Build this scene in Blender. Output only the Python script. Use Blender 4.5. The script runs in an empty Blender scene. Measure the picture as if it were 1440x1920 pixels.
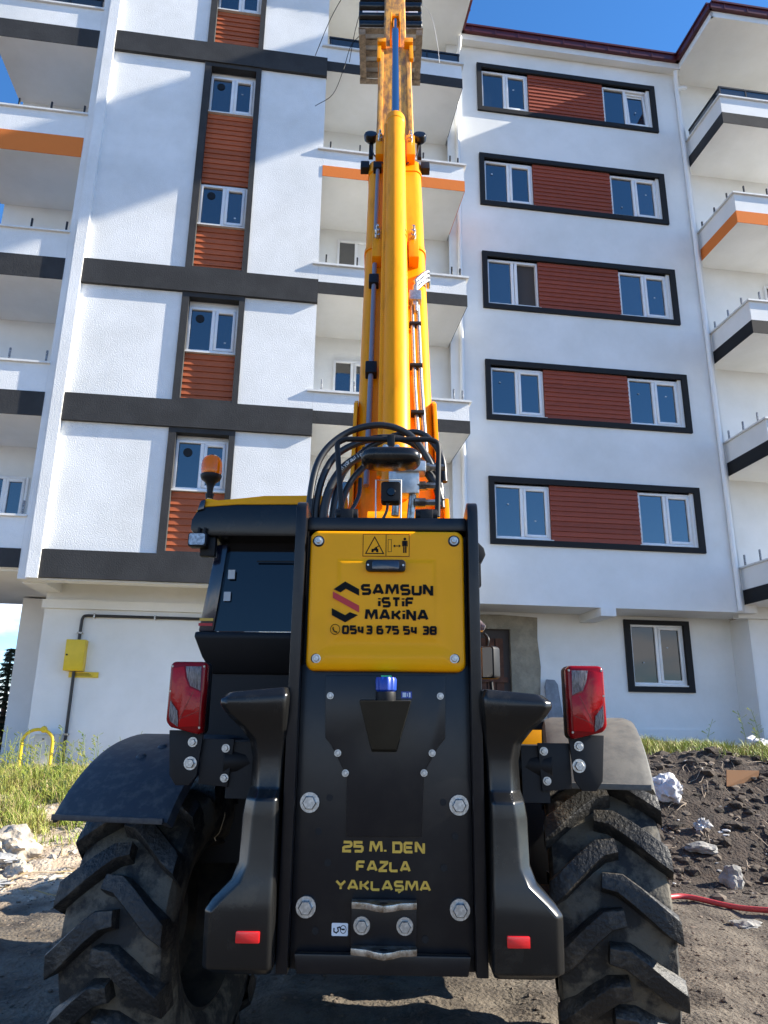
import bpy, bmesh, math, random
from mathutils import Vector, Matrix, noise
R = math.radians
random.seed(7)
sc = bpy.context.scene
col = sc.collection
# ------------------------------------------------------------------ camera, sky, sun, exposure
cam_d = bpy.data.cameras.new('camera'); cam = bpy.data.objects.new('camera', cam_d); col.objects.link(cam)
cam_d.sensor_fit = 'VERTICAL'; cam_d.sensor_height = 36.0; cam_d.lens = 25.69; cam_d.clip_end = 3000; cam_d.clip_start = 0.05
def cam_matrix(pitch, roll, pos):
    F = Vector((0, math.cos(pitch), math.sin(pitch))); U0 = Vector((0, -math.sin(pitch), math.cos(pitch))); X0 = Vector((1, 0, 0))
    X = X0*math.cos(roll)+U0*math.sin(roll); U = U0*math.cos(roll)-X0*math.sin(roll)
    m = Matrix((X, U, -F)).transposed().to_4x4(); m.translation = pos
    return m
cam.matrix_world = cam_matrix(R(16.0), R(0.7), Vector((0, 0, 1.40)))
sc.camera = cam
SUN = Vector((1.011, -0.0095, 0.58)).normalized()
SUN_EL = math.asin(SUN.z)
w = bpy.data.worlds.new('World'); sc.world = w; w.use_nodes = True
nt = w.node_tree; nt.nodes.clear()
out = nt.nodes.new('ShaderNodeOutputWorld'); bg = nt.nodes.new('ShaderNodeBackground'); sky = nt.nodes.new('ShaderNodeTexSky')
sky.sky_type = 'NISHITA'; sky.sun_disc = False; sky.sun_elevation = SUN_EL; sky.sun_rotation = math.atan2(SUN.x, SUN.y)
sky.altitude = 700; sky.air_density = 1.0; sky.dust_density = 0.0; sky.ozone_density = 6.0
# a belt of small fair-weather clouds low over the whole horizon
tc = nt.nodes.new('ShaderNodeTexCoord'); mp = nt.nodes.new('ShaderNodeMapping'); mp.inputs['Scale'].default_value = (5, 5, 14)
nz = nt.nodes.new('ShaderNodeTexNoise'); nz.inputs['Scale'].default_value = 1.0; nz.inputs['Detail'].default_value = 7
cr = nt.nodes.new('ShaderNodeValToRGB'); cr.color_ramp.elements[0].position = .36; cr.color_ramp.elements[1].position = .54
sx = nt.nodes.new('ShaderNodeSeparateXYZ'); mr = nt.nodes.new('ShaderNodeMapRange')
mr.inputs['From Min'].default_value = .10; mr.inputs['From Max'].default_value = .17; mr.inputs['To Min'].default_value = 1; mr.inputs['To Max'].default_value = 0
mu = nt.nodes.new('ShaderNodeMath'); mu.operation = 'MULTIPLY'
mx = nt.nodes.new('ShaderNodeMix'); mx.data_type = 'RGBA'; mx.inputs[7].default_value = (7.5, 7.6, 8.0, 1)
L = nt.links.new
L(tc.outputs['Generated'], mp.inputs[0]); L(mp.outputs[0], nz.inputs['Vector']); L(nz.outputs['Fac'], cr.inputs[0])
L(tc.outputs['Generated'], sx.inputs[0]); L(sx.outputs['Z'], mr.inputs['Value']); L(cr.outputs[0], mu.inputs[0]); L(mr.outputs[0], mu.inputs[1])
hs = nt.nodes.new('ShaderNodeHueSaturation'); hs.inputs['Saturation'].default_value = 1.13; L(sky.outputs[0], hs.inputs['Color'])
L(mu.outputs[0], mx.inputs[0]); L(hs.outputs[0], mx.inputs[6]); L(mx.outputs[2], bg.inputs[0]); L(bg.outputs[0], out.inputs[0])
bg.inputs[1].default_value = 0.105
sun_d = bpy.data.lights.new('sun', 'SUN'); sun_d.energy = 5.0; sun_d.angle = R(.53); sun_d.color = (1, .93, .80)
sun = bpy.data.objects.new('sun', sun_d); col.objects.link(sun); sun.rotation_euler = (-SUN).to_track_quat('-Z', 'Y').to_euler(); sun.location = SUN*60
vs = sc.view_settings; vs.view_transform = 'Standard'; vs.look = 'None'; vs.exposure = 1.5; vs.gamma = 1; vs.use_curve_mapping = False

# ------------------------------------------------------------------ materials
def mat(name, color, rough=.6, metal=0, bump=0, bscale=60, var=0, vscale=6, col2=None, spec=.5, coat=0, ior=None, trans=0, detail=4, bdist=.02, ramp=(.42, .62), stretch=None, rnd=0):
    m = bpy.data.materials.new(name); m.use_nodes = True; t = m.node_tree; b = t.nodes['Principled BSDF']
    b.inputs['Base Color'].default_value = (*color, 1); b.inputs['Roughness'].default_value = rough; b.inputs['Metallic'].default_value = metal
    b.inputs['Specular IOR Level'].default_value = spec; b.inputs['Coat Weight'].default_value = coat; b.inputs['Coat Roughness'].default_value = .08
    b.inputs['Transmission Weight'].default_value = trans
    if ior: b.inputs['IOR'].default_value = ior
    c = t.nodes.new('ShaderNodeTexCoord'); vec = c.outputs['Object']
    if stretch:
        q = t.nodes.new('ShaderNodeMapping'); q.inputs['Scale'].default_value = stretch; t.links.new(vec, q.inputs[0]); vec = q.outputs[0]
    if bump:
        n = t.nodes.new('ShaderNodeTexNoise'); n.inputs['Scale'].default_value = bscale; n.inputs['Detail'].default_value = detail
        k = t.nodes.new('ShaderNodeBump'); k.inputs['Strength'].default_value = bump; k.inputs['Distance'].default_value = bdist
        t.links.new(vec, n.inputs['Vector']); t.links.new(n.outputs['Fac'], k.inputs['Height']); t.links.new(k.outputs[0], b.inputs['Normal'])
    if var or col2:
        n = t.nodes.new('ShaderNodeTexNoise'); n.inputs['Scale'].default_value = vscale; n.inputs['Detail'].default_value = 8; n.inputs['Roughness'].default_value = .65
        r = t.nodes.new('ShaderNodeValToRGB'); r.color_ramp.elements[0].position, r.color_ramp.elements[1].position = ramp
        c2 = col2 or tuple(x*(1-var) for x in color)
        r.color_ramp.elements[0].color = (*c2, 1); r.color_ramp.elements[1].color = (*color, 1)
        t.links.new(vec, n.inputs['Vector']); t.links.new(n.outputs['Fac'], r.inputs[0]); t.links.new(r.outputs[0], b.inputs['Base Color'])
    if rnd:
        src = b.inputs['Base Color'].links[0].from_socket if b.inputs['Base Color'].links else None
        h = t.nodes.new('ShaderNodeHueSaturation'); oi = t.nodes.new('ShaderNodeObjectInfo'); q = t.nodes.new('ShaderNodeMapRange')
        q.inputs['To Min'].default_value = 1-rnd; q.inputs['To Max'].default_value = 1+rnd
        t.links.new(oi.outputs['Random'], q.inputs['Value']); t.links.new(q.outputs[0], h.inputs['Value'])
        if src: t.links.new(src, h.inputs['Color'])
        else: h.inputs['Color'].default_value = (*color, 1)
        t.links.new(h.outputs[0], b.inputs['Base Color'])
    return m
M = {}
M['stucco'] = mat('white_stucco', (.80, .80, .79), .9, bump=.55, bscale=48, bdist=.012, detail=9, col2=(.69, .69, .67), vscale=.8, ramp=(.36, .62), spec=.2)
M['smooth'] = mat('smooth_white_render', (.79, .79, .775), .9, bump=.16, bscale=40, bdist=.008, col2=(.69, .69, .665), vscale=.55, ramp=(.34, .62), spec=.2)
M['dark'] = mat('charcoal_render', (.045, .045, .046), .85, bump=.4, bscale=40, bdist=.01, var=.2, vscale=2, spec=.25)
M['black'] = mat('black_surround', (.012, .0125, .014), .75, bump=.25, bscale=50, bdist=.006, spec=.3)
M['orange'] = mat('orange_render', (.72, .2, .045), .9, bump=.4, bscale=40, bdist=.01, spec=.2)
M['plank'] = mat('brown_cladding', (.30, .065, .032), .6, rnd=.12, bump=.25, bscale=30, bdist=.004, var=.22, vscale=5, stretch=(1.5, 10, 30), spec=.35)
M['plank2'] = mat('rust_cladding', (.46, .115, .042), .6, rnd=.14, bump=.25, bscale=30, bdist=.004, var=.22, vscale=5, stretch=(1.5, 10, 30), spec=.35)
M['pvc'] = mat('white_pvc', (.8, .8, .8), .35, var=.06, vscale=4)
M['film'] = mat('blue_film', (.35, .5, .75), .3)
M['glass'] = mat('window_glass', (.012, .016, .022), .02, ior=2.3, bump=.05, bscale=1.1, bdist=.02, detail=0, rnd=.8)
M['glassdark'] = mat('plain_glass', (.012, .012, .011), .03, ior=1.55)
M['marble'] = mat('marble_coping', (.74, .73, .70), .45, var=.12, vscale=9)
M['steel'] = mat('dark_steel', (.02, .022, .026), .45, metal=.3, var=.4, vscale=30)
M['wrap'] = mat('wrapped_steel', (.35, .36, .38), .3, var=.8, vscale=60, ramp=(.45, .55))
M['railglass'] = mat('smoked_glass', (.03, .035, .04), .06, ior=1.7)
M['red'] = mat('red_roof_metal', (.075, .008, .008), .4, var=.15, vscale=8)
M['tile'] = mat('red_roof_tile', (.2, .04, .03), .7, bump=.6, bscale=8, bdist=.05)
M['raw'] = mat('raw_plaster', (.33, .29, .215), .95, bump=.6, bscale=18, bdist=.03, var=.3, vscale=3, detail=8)
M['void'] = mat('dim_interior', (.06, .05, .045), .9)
M['board'] = mat('brown_board', (.12, .045, .022), .8, var=.4, vscale=8)
M['gasyellow'] = mat('gas_yellow_paint', (.72, .5, .012), .4, var=.08)
M['pipeblack'] = mat('black_pipe', (.012, .012, .013), .4)
M['util'] = mat('pale_utility_box', (.6, .6, .57), .5, var=.1)
M['pipewhite'] = mat('white_pipe', (.8, .8, .79), .4)
# machine
M['paint'] = mat('yellow_paint', (.98, .395, .0), .33, coat=.05, spec=.18, bump=.03, bscale=14, bdist=.004, var=.05, vscale=4)
M['boomp'] = mat('boom_yellow', (.95, .325, .0), .42, coat=.05, spec=.2, col2=(.70, .235, .0), vscale=5, ramp=(.28, .50), stretch=(3, .5, 3), bump=.04, bscale=30, bdist=.004)
M['worn'] = mat('worn_boom_yellow', (.72, .33, .04), .55, col2=(.23, .105, .035), vscale=9, ramp=(.38, .58), stretch=(2.2, .45, 2), bump=.15, bscale=30, bdist=.004)
M['plate'] = mat('black_painted_steel', (.006, .0065, .009), .28, bump=.06, bscale=9, bdist=.004, col2=(.016, .0155, .015), vscale=5, ramp=(.30, .55), spec=.35)
M['plast'] = mat('black_moulded_plastic', (.008, .008, .008), .26, bump=.06, bscale=14, bdist=.006, col2=(.026, .0235, .019), vscale=5, ramp=(.30, .46), spec=.4)
M['matte'] = mat('matte_black', (.008, .008, .009), .55, spec=.3)
M['fender'] = mat('dusty_fender', (.055, .054, .05), .6, col2=(.115, .108, .092), vscale=12, ramp=(.42, .72), bump=.15, bscale=60, bdist=.004)
M['fenderb'] = mat('scuffed_fender', (.022, .024, .030), .55, col2=(.055, .054, .052), vscale=22, ramp=(.36, .52), bump=.2, bscale=60, bdist=.004)
M['zinc'] = mat('zinc_bolt', (.62, .62, .60), .38, metal=.85, var=.35, vscale=70)
M['filler'] = mat('worn_olive_black', (.020, .020, .015), .4, var=.3, vscale=9)
M['galv'] = mat('bare_steel', (.5, .48, .44), .35, metal=.9, col2=(.2, .16, .12), vscale=25)
M['chrome'] = mat('chrome_rod', (.42, .44, .47), .08, metal=1)
M['grey'] = mat('grey_pipe', (.2, .2, .24), .4)
M['rubber'] = mat('hose_rubber', (.014, .014, .015), .42)
M['tyre'] = mat('muddy_rubber', (.016, .015, .014), .75, col2=(.105, .09, .066), vscale=6, ramp=(.45, .55), bump=.5, bscale=45, bdist=.012, detail=8)
M['lug'] = mat('gritty_tread_rubber', (.009, .0085, .008), .55, col2=(.055, .046, .035), vscale=14, ramp=(.36, .50), bump=.6, bscale=60, bdist=.012, detail=8)
M['rim'] = mat('dark_rim', (.012, .012, .012), .6, col2=(.05, .042, .032), vscale=8)
M['lensred'] = mat('red_lens', (.40, .0015, .004), .14, bump=.25, bscale=40, bdist=.004, spec=.3)
M['lensdark'] = mat('dark_red_lens', (.22, .002, .005), .16, spec=.3)
M['lensclear'] = mat('clear_lens', (.26, .22, .22), .2, var=.7, vscale=70, stretch=(6, 1, .6))
M['reflex'] = mat('red_reflector', (.75, .01, .012), .25, coat=.5, bump=.4, bscale=300, bdist=.002)
M['amber'] = mat('amber_dome', (1.0, .20, .0), .10, trans=.25, ior=1.4)
M['lampglass'] = mat('lamp_glass', (.55, .58, .6), .12, coat=.6, var=.5, vscale=60)
M['ink'] = mat('black_print', (.006, .006, .006), .6, spec=.12)
M['inkred'] = mat('red_print', (.52, .02, .02), .5)
M['gold'] = mat('gold_print', (.72, .42, .05), .45)
M['sticker'] = mat('pane_sticker', (.42, .44, .46), .5, rnd=.4)
M['white'] = mat('white_print', (.8, .8, .8), .5)
M['blue'] = mat('blue_cap', (.012, .05, .32), .35)
M['green'] = mat('green_cap_top', (.03, .5, .16), .5)
M['cabglass'] = mat('cab_glass', (.004, .005, .008), .03, ior=1.5)
M['pillar'] = mat('blue_black_paint', (.008, .011, .026), .18, coat=.6)
M['mirror'] = mat('mirror_glass', (.85, .85, .85), .03, metal=1)
M['alu'] = mat('aluminium_block', (.62, .62, .60), .4, metal=.7, var=.2, vscale=30)
# load and site
M['wood'] = mat('pallet_wood', (.42, .33, .24), .85, var=.45, vscale=12, bump=.3, bscale=40)
M['bitumen'] = mat('black_film_roll', (.008, .008, .008), .22, bump=.4, bscale=9, bdist=.02)
M['label'] = mat('roll_label', (.7, .68, .7), .5, col2=(.45, .08, .1), vscale=7, ramp=(.42, .5))
M['rock'] = mat('pale_rock', (.48, .42, .34), .9, bump=.6, bscale=12, bdist=.05, var=.35, vscale=6)
M['greystone'] = mat('grey_stone', (.28, .27, .25), .9, bump=.5, bscale=14, bdist=.04, var=.35, vscale=6)
M['slabstone'] = mat('blue_grey_slab', (.22, .235, .26), .6, var=.3, vscale=5)
M['bag'] = mat('white_bag', (.52, .52, .54), .45, bump=.9, bscale=7, bdist=.05, var=.15, vscale=8)
M['card'] = mat('cardboard', (.33, .17, .08), .8)
M['hose'] = mat('red_hose', (.42, .045, .05), .4)
M['membrane'] = mat('black_membrane', (.014, .015, .018), .45, bump=.5, bscale=20)
M['rubble'] = mat('mixed_rubble', (.17, .135, .105), .95, col2=(.05, .038, .028), vscale=2.5, ramp=(.35, .65))
M['soil'] = mat('damp_soil', (.06, .043, .032), .95, col2=(.02, .015, .011), vscale=6, bump=.8, bscale=30, bdist=.03)
M['litter'] = mat('pale_litter', (.45, .45, .45), .6, var=.5, vscale=3)
M['bark'] = mat('conifer_bark', (.1, .06, .04), .9)
def grassmat(name, a, b):
    m = mat(name, a, .6, col2=b, vscale=2.5, ramp=(.35, .65)); m.node_tree.nodes['Principled BSDF'].inputs['Subsurface Weight'].default_value = 0
    return m
M['grass'] = grassmat('fresh_grass', (.20, .28, .03), (.37, .36, .09))
M['dry'] = grassmat('dry_grass', (.42, .33, .15), (.22, .15, .07))
M['needle'] = mat('conifer_needles', (.06, .085, .06), .7, col2=(.10, .13, .09), vscale=3)

# ------------------------------------------------------------------ mesh helpers
class MB:
    def __init__(s): s.v = []; s.f = []
    def add(s, v, f):
        n = len(s.v); s.v += [tuple(p) for p in v]; s.f += [tuple(i+n for i in q) for q in f]; return s
    def box(s, x0, x1, y0, y1, z0, z1):
        return s.add([(x0, y0, z0), (x1, y0, z0), (x1, y1, z0), (x0, y1, z0), (x0, y0, z1), (x1, y0, z1), (x1, y1, z1), (x0, y1, z1)],
                     [(0, 3, 2, 1), (4, 5, 6, 7), (0, 1, 5, 4), (1, 2, 6, 5), (2, 3, 7, 6), (3, 0, 4, 7)])
    def quad(s, a, b, c, d): return s.add([a, b, c, d], [(0, 1, 2, 3)])
    def xz(s, pts, y0, y1):            # prism of an outline in the x-z plane, y0 = near face
        n = len(pts); v = [(p[0], y0, p[1]) for p in pts]+[(p[0], y1, p[1]) for p in pts]
        return s.add(v, [tuple(range(n))]+[tuple(range(2*n-1, n-1, -1))]+[(i, i+n, (i+1) % n+n, (i+1) % n) for i in range(n)])
    def yz(s, pts, x0, x1):
        n = len(pts); v = [(x0, p[0], p[1]) for p in pts]+[(x1, p[0], p[1]) for p in pts]
        return s.add(v, [tuple(range(n))]+[tuple(range(2*n-1, n-1, -1))]+[(i, i+n, (i+1) % n+n, (i+1) % n) for i in range(n)])
    def xy(s, pts, z0, z1):
        n = len(pts); v = [(p[0], p[1], z0) for p in pts]+[(p[0], p[1], z1) for p in pts]
        return s.add(v, [tuple(range(n-1, -1, -1))]+[tuple(range(n, 2*n))]+[(i, (i+1) % n, (i+1) % n+n, i+n) for i in range(n)])
    def loft(s, loops, cap=True):
        n = len(loops[0]); v = [p for l in loops for p in l]; f = []
        for k in range(len(loops)-1):
            for i in range(n): f.append((k*n+i, k*n+(i+1) % n, (k+1)*n+(i+1) % n, (k+1)*n+i))
        if cap: f.append(tuple(range(n-1, -1, -1))); f.append(tuple(range((len(loops)-1)*n, len(loops)*n)))
        return s.add(v, f)
    def tube(s, path, r, seg=10, cap=True):
        P = [Vector(p) for p in path]; n = len(P); loops = []; up = None
        for i, p in enumerate(P):
            d = (P[min(i+1, n-1)]-P[max(i-1, 0)]).normalized()
            if up is None: up = d.orthogonal().normalized()
            up = (up-d*up.dot(d)); up = up.normalized() if up.length > 1e-6 else d.orthogonal().normalized()
            q = d.cross(up); rr = r[i] if isinstance(r, (list, tuple)) else r
            loops.append([p+(up*math.cos(a)+q*math.sin(a))*rr for a in [2*math.pi*k/seg for k in range(seg)]])
        return s.loft(loops, cap)
    def lathe(s, prof, seg=32, axis='z', c=(0, 0, 0), a0=0, a1=2*math.pi):
        full = abs(a1-a0-2*math.pi) < 1e-6; n = seg if full else seg+1; vs_ = []; f = []
        for r, h in prof:
            for k in range(n):
                a = a0+(a1-a0)*k/seg; x, y = r*math.cos(a), r*math.sin(a)
                p = {'z': (x, y, h), 'x': (h, x, y), 'y': (x, h, y)}[axis]; vs_.append((p[0]+c[0], p[1]+c[1], p[2]+c[2]))
        for j in range(len(prof)-1):
            for k in range(n if full else n-1): f.append((j*n+k, j*n+(k+1) % n, (j+1)*n+(k+1) % n, (j+1)*n+k))
        return s.add(vs_, f)
    def mesh(s, name, m, bevel=0, seg=2, ang=40):
        me = bpy.data.meshes.new(name); me.from_pydata(s.v, [], s.f); me.materials.append(m)
        b = bmesh.new(); b.from_mesh(me)
        bmesh.ops.remove_doubles(b, verts=b.verts, dist=1e-5); bmesh.ops.recalc_face_normals(b, faces=b.faces)
        if bevel:
            es = [e for e in b.edges if len(e.link_faces) == 2 and e.calc_face_angle(0) > R(28)]
            bmesh.ops.bevel(b, geom=es, offset=bevel, segments=seg, affect='EDGES', profile=.6, clamp_overlap=True)
        for f in b.faces: f.smooth = True
        for e in b.edges:
            if len(e.link_faces) != 2 or e.calc_face_angle(0) > R(ang): e.smooth = False
        b.to_mesh(me); b.free(); return me
    def build(s, name, m, parent=None, bevel=0, seg=2, ang=40, loc=None, mtx=None, **tags):
        o = bpy.data.objects.new(name, s.mesh(name, M[m] if isinstance(m, str) else m, bevel, seg, ang)); col.objects.link(o)
        o.parent = parent
        if mtx is not None: o.matrix_local = mtx
        if loc is not None: o.location = loc
        for k, v in tags.items(): o[k] = v
        return o
def empty(name, loc=(0, 0, 0), rz=0, parent=None, **tags):
    o = bpy.data.objects.new(name, None); col.objects.link(o); o.location = loc; o.rotation_euler = (0, 0, rz); o.parent = parent; o.empty_display_size = .2
    for k, v in tags.items(): o[k] = v
    return o
def inst(me, name, parent, loc=(0, 0, 0), rot=(0, 0, 0), sca=(1, 1, 1), **tags):
    o = bpy.data.objects.new(name, me); col.objects.link(o); o.parent = parent; o.location = loc; o.rotation_euler = rot; o.scale = sca
    for k, v in tags.items(): o[k] = v
    return o
def rrect(x0, x1, z0, z1, r, n=5):
    P = []
    for cx, cz, a in ((x1-r, z1-r, 0), (x0+r, z1-r, 90), (x0+r, z0+r, 180), (x1-r, z0+r, 270)):
        for k in range(n+1): t = R(a+90*k/n); P.append((cx+r*math.cos(t), cz+r*math.sin(t)))
    return P
def sstep(a, b, x):
    t = max(0, min(1, (x-a)/(b-a))); return t*t*(3-2*t)
def arc(c, r, a0, a1, n): return [(c[0]+r*math.cos(R(a0+(a1-a0)*k/n)), c[1]+r*math.sin(R(a0+(a1-a0)*k/n))) for k in range(n+1)]
def spline(P, n=8):
    P = [Vector(p) for p in P]; Q = [2*P[0]-P[1]]+P+[2*P[-1]-P[-2]]; o = []
    for i in range(1, len(Q)-2):
        for k in range(n):
            t = k/n; a, b, c, d = Q[i-1:i+3]
            o.append(.5*((2*b)+(c-a)*t+(2*a-5*b+4*c-d)*t*t+(3*b-a-3*c+d)*t**3))
    return o+[P[-1]]
# ------------------------------------------------------------------ terrain
def fbm(x, y, s, o=4):
    v = 0; a = 1
    for k in range(o): v += a*noise.noise(Vector((x*s, y*s, 3.7*k))); s *= 2.1; a *= .5
    return v
def gh(x, y, fine=True):
    h = .55*sstep(6.6, 12.0, y)
    mnd = sstep(1.6, 3.0, x-.06*(y-8))*sstep(6.75, 9.3, y)
    top = 1.08-.22*sstep(3.5, 7.5, x)
    h = h*(1-mnd)+mnd*top
    if y > 10: h += .12*mnd*sstep(10, 15, y)
    if y > 17: h *= 1-sstep(17, 30, y)*.5
    rough = .35+.65*mnd*(1-sstep(9.3, 11, y))
    if x < -1.5: rough += .5*sstep(6.0, 7.5, y)*(1-sstep(9, 12, y))
    near = 1-sstep(20, 40, math.hypot(x, y))
    h += near*rough*(.10*fbm(x, y, 1.3, 3)+(.06*fbm(x+9, y, 4.5, 4) if fine else 0))
    # wheel ruts pressed in the track
    if y < 7.2: h += .03*(fbm(x*1.2, y*.35, 2.2, 3))*(1-sstep(6.4, 7.2, y))
    return h
def axis_coords(lo, hi, step, far, n):
    a = [lo+(hi-lo)*k/int((hi-lo)/step) for k in range(int((hi-lo)/step)+1)]
    ext = [(far)*((k+1)/n)**3 for k in range(n)]
    return [lo-e for e in reversed(ext)]+a+[hi+e for e in ext]
xs = axis_coords(-7.5, 8.5, .07, 600, 16); ys = axis_coords(2.0, 16.5, .07, 600, 16)
g = MB(); nx = len(xs)
g.v = [(x, y, gh(x, y) if (-30 < x < 30 and -20 < y < 40) else gh(max(-30, min(30, x)), max(-20, min(40, y)), False)) for y in ys for x in xs]
g.f = [(j*nx+i, j*nx+i+1, (j+1)*nx+i+1, (j+1)*nx+i) for j in range(len(ys)-1) for i in range(nx-1)]
def ground_mat():
    m = mat('bare_earth', (.15, .115, .085), .95, bump=.9, bscale=35, bdist=.03, detail=9); t = m.node_tree; b = t.nodes['Principled BSDF']
    c = t.nodes.new('ShaderNodeTexCoord')
    def noi(s, d=8):
        n = t.nodes.new('ShaderNodeTexNoise'); n.inputs['Scale'].default_value = s; n.inputs['Detail'].default_value = d; n.inputs['Roughness'].default_value = .65; t.links.new(c.outputs['Object'], n.inputs['Vector']); return n.outputs['Fac']
    def ramp(f, p0, p1, c0, c1):
        r = t.nodes.new('ShaderNodeValToRGB'); r.color_ramp.elements[0].position = p0; r.color_ramp.elements[1].position = p1
        r.color_ramp.elements[0].color = (*c0, 1); r.color_ramp.elements[1].color = (*c1, 1); t.links.new(f, r.inputs[0]); return r.outputs[0]
    def mix(f, a, b2):
        k = t.nodes.new('ShaderNodeMix'); k.data_type = 'RGBA'; t.links.new(f, k.inputs[0]); t.links.new(a, k.inputs[6]); t.links.new(b2, k.inputs[7]); return k.outputs[2]
    def mrange(v, a, b2):
        k = t.nodes.new('ShaderNodeMapRange'); k.interpolation_type = 'SMOOTHSTEP'; k.inputs['From Min'].default_value = a; k.inputs['From Max'].default_value = b2; t.links.new(v, k.inputs['Value']); return k.outputs[0]
    def math2(op, a, b2):
        k = t.nodes.new('ShaderNodeMath'); k.operation = op
        for i, q in enumerate((a, b2)):
            if isinstance(q, (int, float)): k.inputs[i].default_value = q
            else: t.links.new(q, k.inputs[i])
        return k.outputs[0]
    s = t.nodes.new('ShaderNodeSeparateXYZ'); t.links.new(c.outputs['Object'], s.inputs[0]); X, Y = s.outputs['X'], s.outputs['Y']
    track = ramp(noi(3), .35, .68, (.045, .034, .025), (.155, .13, .10))
    soil = ramp(noi(7), .32, .72, (.014, .010, .008), (.065, .045, .032))
    sand = ramp(noi(5), .35, .65, (.26, .19, .13), (.52, .43, .33))
    warp = math2('MULTIPLY', math2('SUBTRACT', noi(1.4), .5), 1.6)
    Yw = math2('ADD', Y, warp); Xw = math2('ADD', X, warp)
    onmound = math2('MULTIPLY', mrange(Xw, 1.4, 2.4), math2('MULTIPLY', mrange(Yw, 6.6, 7.1), math2('SUBTRACT', 1, mrange(Yw, 10.5, 13))))
    left = math2('MULTIPLY', math2('SUBTRACT', 1, mrange(Xw, -2.6, -1.6)), math2('MULTIPLY', mrange(Yw, 6.0, 6.7), math2('SUBTRACT', 1, mrange(Yw, 15, 18))))
    t.links.new(mix(left, mix(onmound, track, soil), sand), b.inputs['Base Color'])
    return m
g.build('ground', ground_mat(), kind='structure', ang=60)

# ------------------------------------------------------------------ apartment building (local axes: x along the facade, y into it, z up)
B0 = Vector((0, 13.3, 0)); PHI = R(8.0)
bld = empty('apartment_building', B0, PHI, label='white six-storey apartment block with charcoal and orange bands behind the machine', category='building')
def bw(u, v, z=0): return Vector((B0.x+u*math.cos(PHI)-v*math.sin(PHI), B0.y+u*math.sin(PHI)+v*math.cos(PHI), z))
def holed(u0, u1, z0, z1, v, holes, d):
    b = MB(); us = sorted({u0, u1, *[h[0] for h in holes], *[h[1] for h in holes]}); zs = sorted({z0, z1, *[h[2] for h in holes], *[h[3] for h in holes]})
    for i in range(len(us)-1):
        for j in range(len(zs)-1):
            cu, cz = (us[i]+us[i+1])/2, (zs[j]+zs[j+1])/2
            if any(h[0] < cu < h[1] and h[2] < cz < h[3] for h in holes): continue
            b.quad((us[i], v, zs[j]), (us[i+1], v, zs[j]), (us[i+1], v, zs[j+1]), (us[i], v, zs[j+1]))
    for a, c, e, f in holes:
        b.quad((a, v, e), (a, v+d, e), (a, v+d, f), (a, v, f)); b.quad((c, v, e), (c, v, f), (c, v+d, f), (c, v+d, e))
        b.quad((a, v, f), (a, v+d, f), (c, v+d, f), (c, v, f)); b.quad((a, v, e), (c, v, e), (c, v+d, e), (a, v+d, e))
        b.quad((a, v+d, e), (c, v+d, e), (c, v+d, f), (a, v+d, f)) if d < .5 else None
    return b
def bbox(name, m, u0, u1, v0, v1, z0, z1, parent=None, **k): return MB().box(u0, u1, v0, v1, z0, z1).build(name, m, parent or bld, **k)
def window(u0, u1, z0, z1, v, vent=False, sticker=(), leftopen=False, tilt=False, glass='glass', sill=True, flip=False):
    """white plastic window: a fixed light and a sash; v is the plane of the frame's face"""
    fw = .05; um = (u0+u1)/2; b = MB()
    b.box(u0, u0+fw, v, v+.08, z0, z1).box(u1-fw, u1, v, v+.08, z0, z1).box(u0+fw, u1-fw, v, v+.08, z0, z0+fw).box(u0+fw, u1-fw, v, v+.08, z1-fw, z1)
    b.box(um-.035, um+.035, v+.002, v+.08, z0+fw, z1-fw)
    f = empty('window', parent=bld)
    b.build('frame', 'pvc', f, bevel=.006, seg=1)
    MB().quad((u0+fw-.01, v+.045, z0+fw-.01), (um-.02, v+.045, z0+fw-.01), (um-.02, v+.045, z1-fw+.01), (u0+fw-.01, v+.045, z1-fw+.01)).build('pane', glass, f)
    s = MB(); a, c, e, g2 = um+.038, u1-fw-.003, z0+fw+.003, z1-fw-.003; sw = .055
    s.box(a, a+sw, v-.012, v+.06, e, g2).box(c-sw, c, v-.012, v+.06, e, g2).box(a+sw, c-sw, v-.012, v+.06, e, e+sw).box(a+sw, c-sw, v-.012, v+.06, g2-sw, g2)
    p = MB().quad((a+sw-.01, v+.03, e+sw-.01), (c-sw+.01, v+.03, e+sw-.01), (c-sw+.01, v+.03, g2-sw+.01), (a+sw-.01, v+.03, g2-sw+.01))
    so = s.build('sash', 'pvc', f, bevel=.006, seg=1); po = p.build('pane', glass, f)
    if tilt:      # tipped inwards at the top
        T = Matrix.Translation((0, v, e)) @ Matrix.Rotation(R(-3.5), 4, 'X') @ Matrix.Translation((0, -v, -e))
        so.matrix_local = T; po.matrix_local = T
    if leftopen:
        bpy.data.objects.remove(po); so.matrix_local = Matrix.Translation((a, v, 0)) @ Matrix.Rotation(R(86), 4, 'Z') @ Matrix.Translation((-a, -v-.07, 0))
        MB().box(um+.03, u1-.01, v+.085, v+.095, z0+.01, z1-.01).build('interior', 'void', f)
    if vent:
        MB().lathe([(.0, v+.03), (.085, v+.03), (.085, v+.044)], 20, 'y', (u0+.22, 0, z1-.23)).build('vent', 'matte', f)
    for (su, sz) in sticker:
        MB().box(su-.02, su+.02, v+.026, v+.0295, sz-.016, sz+.016).build('sticker', 'sticker', f)
    if sill: MB().box(u0-.04, u1+.04, v-.06, v+.02, z0-.035, z0-.004).build('sill', 'marble', f)
    return f
_pl = {}
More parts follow.
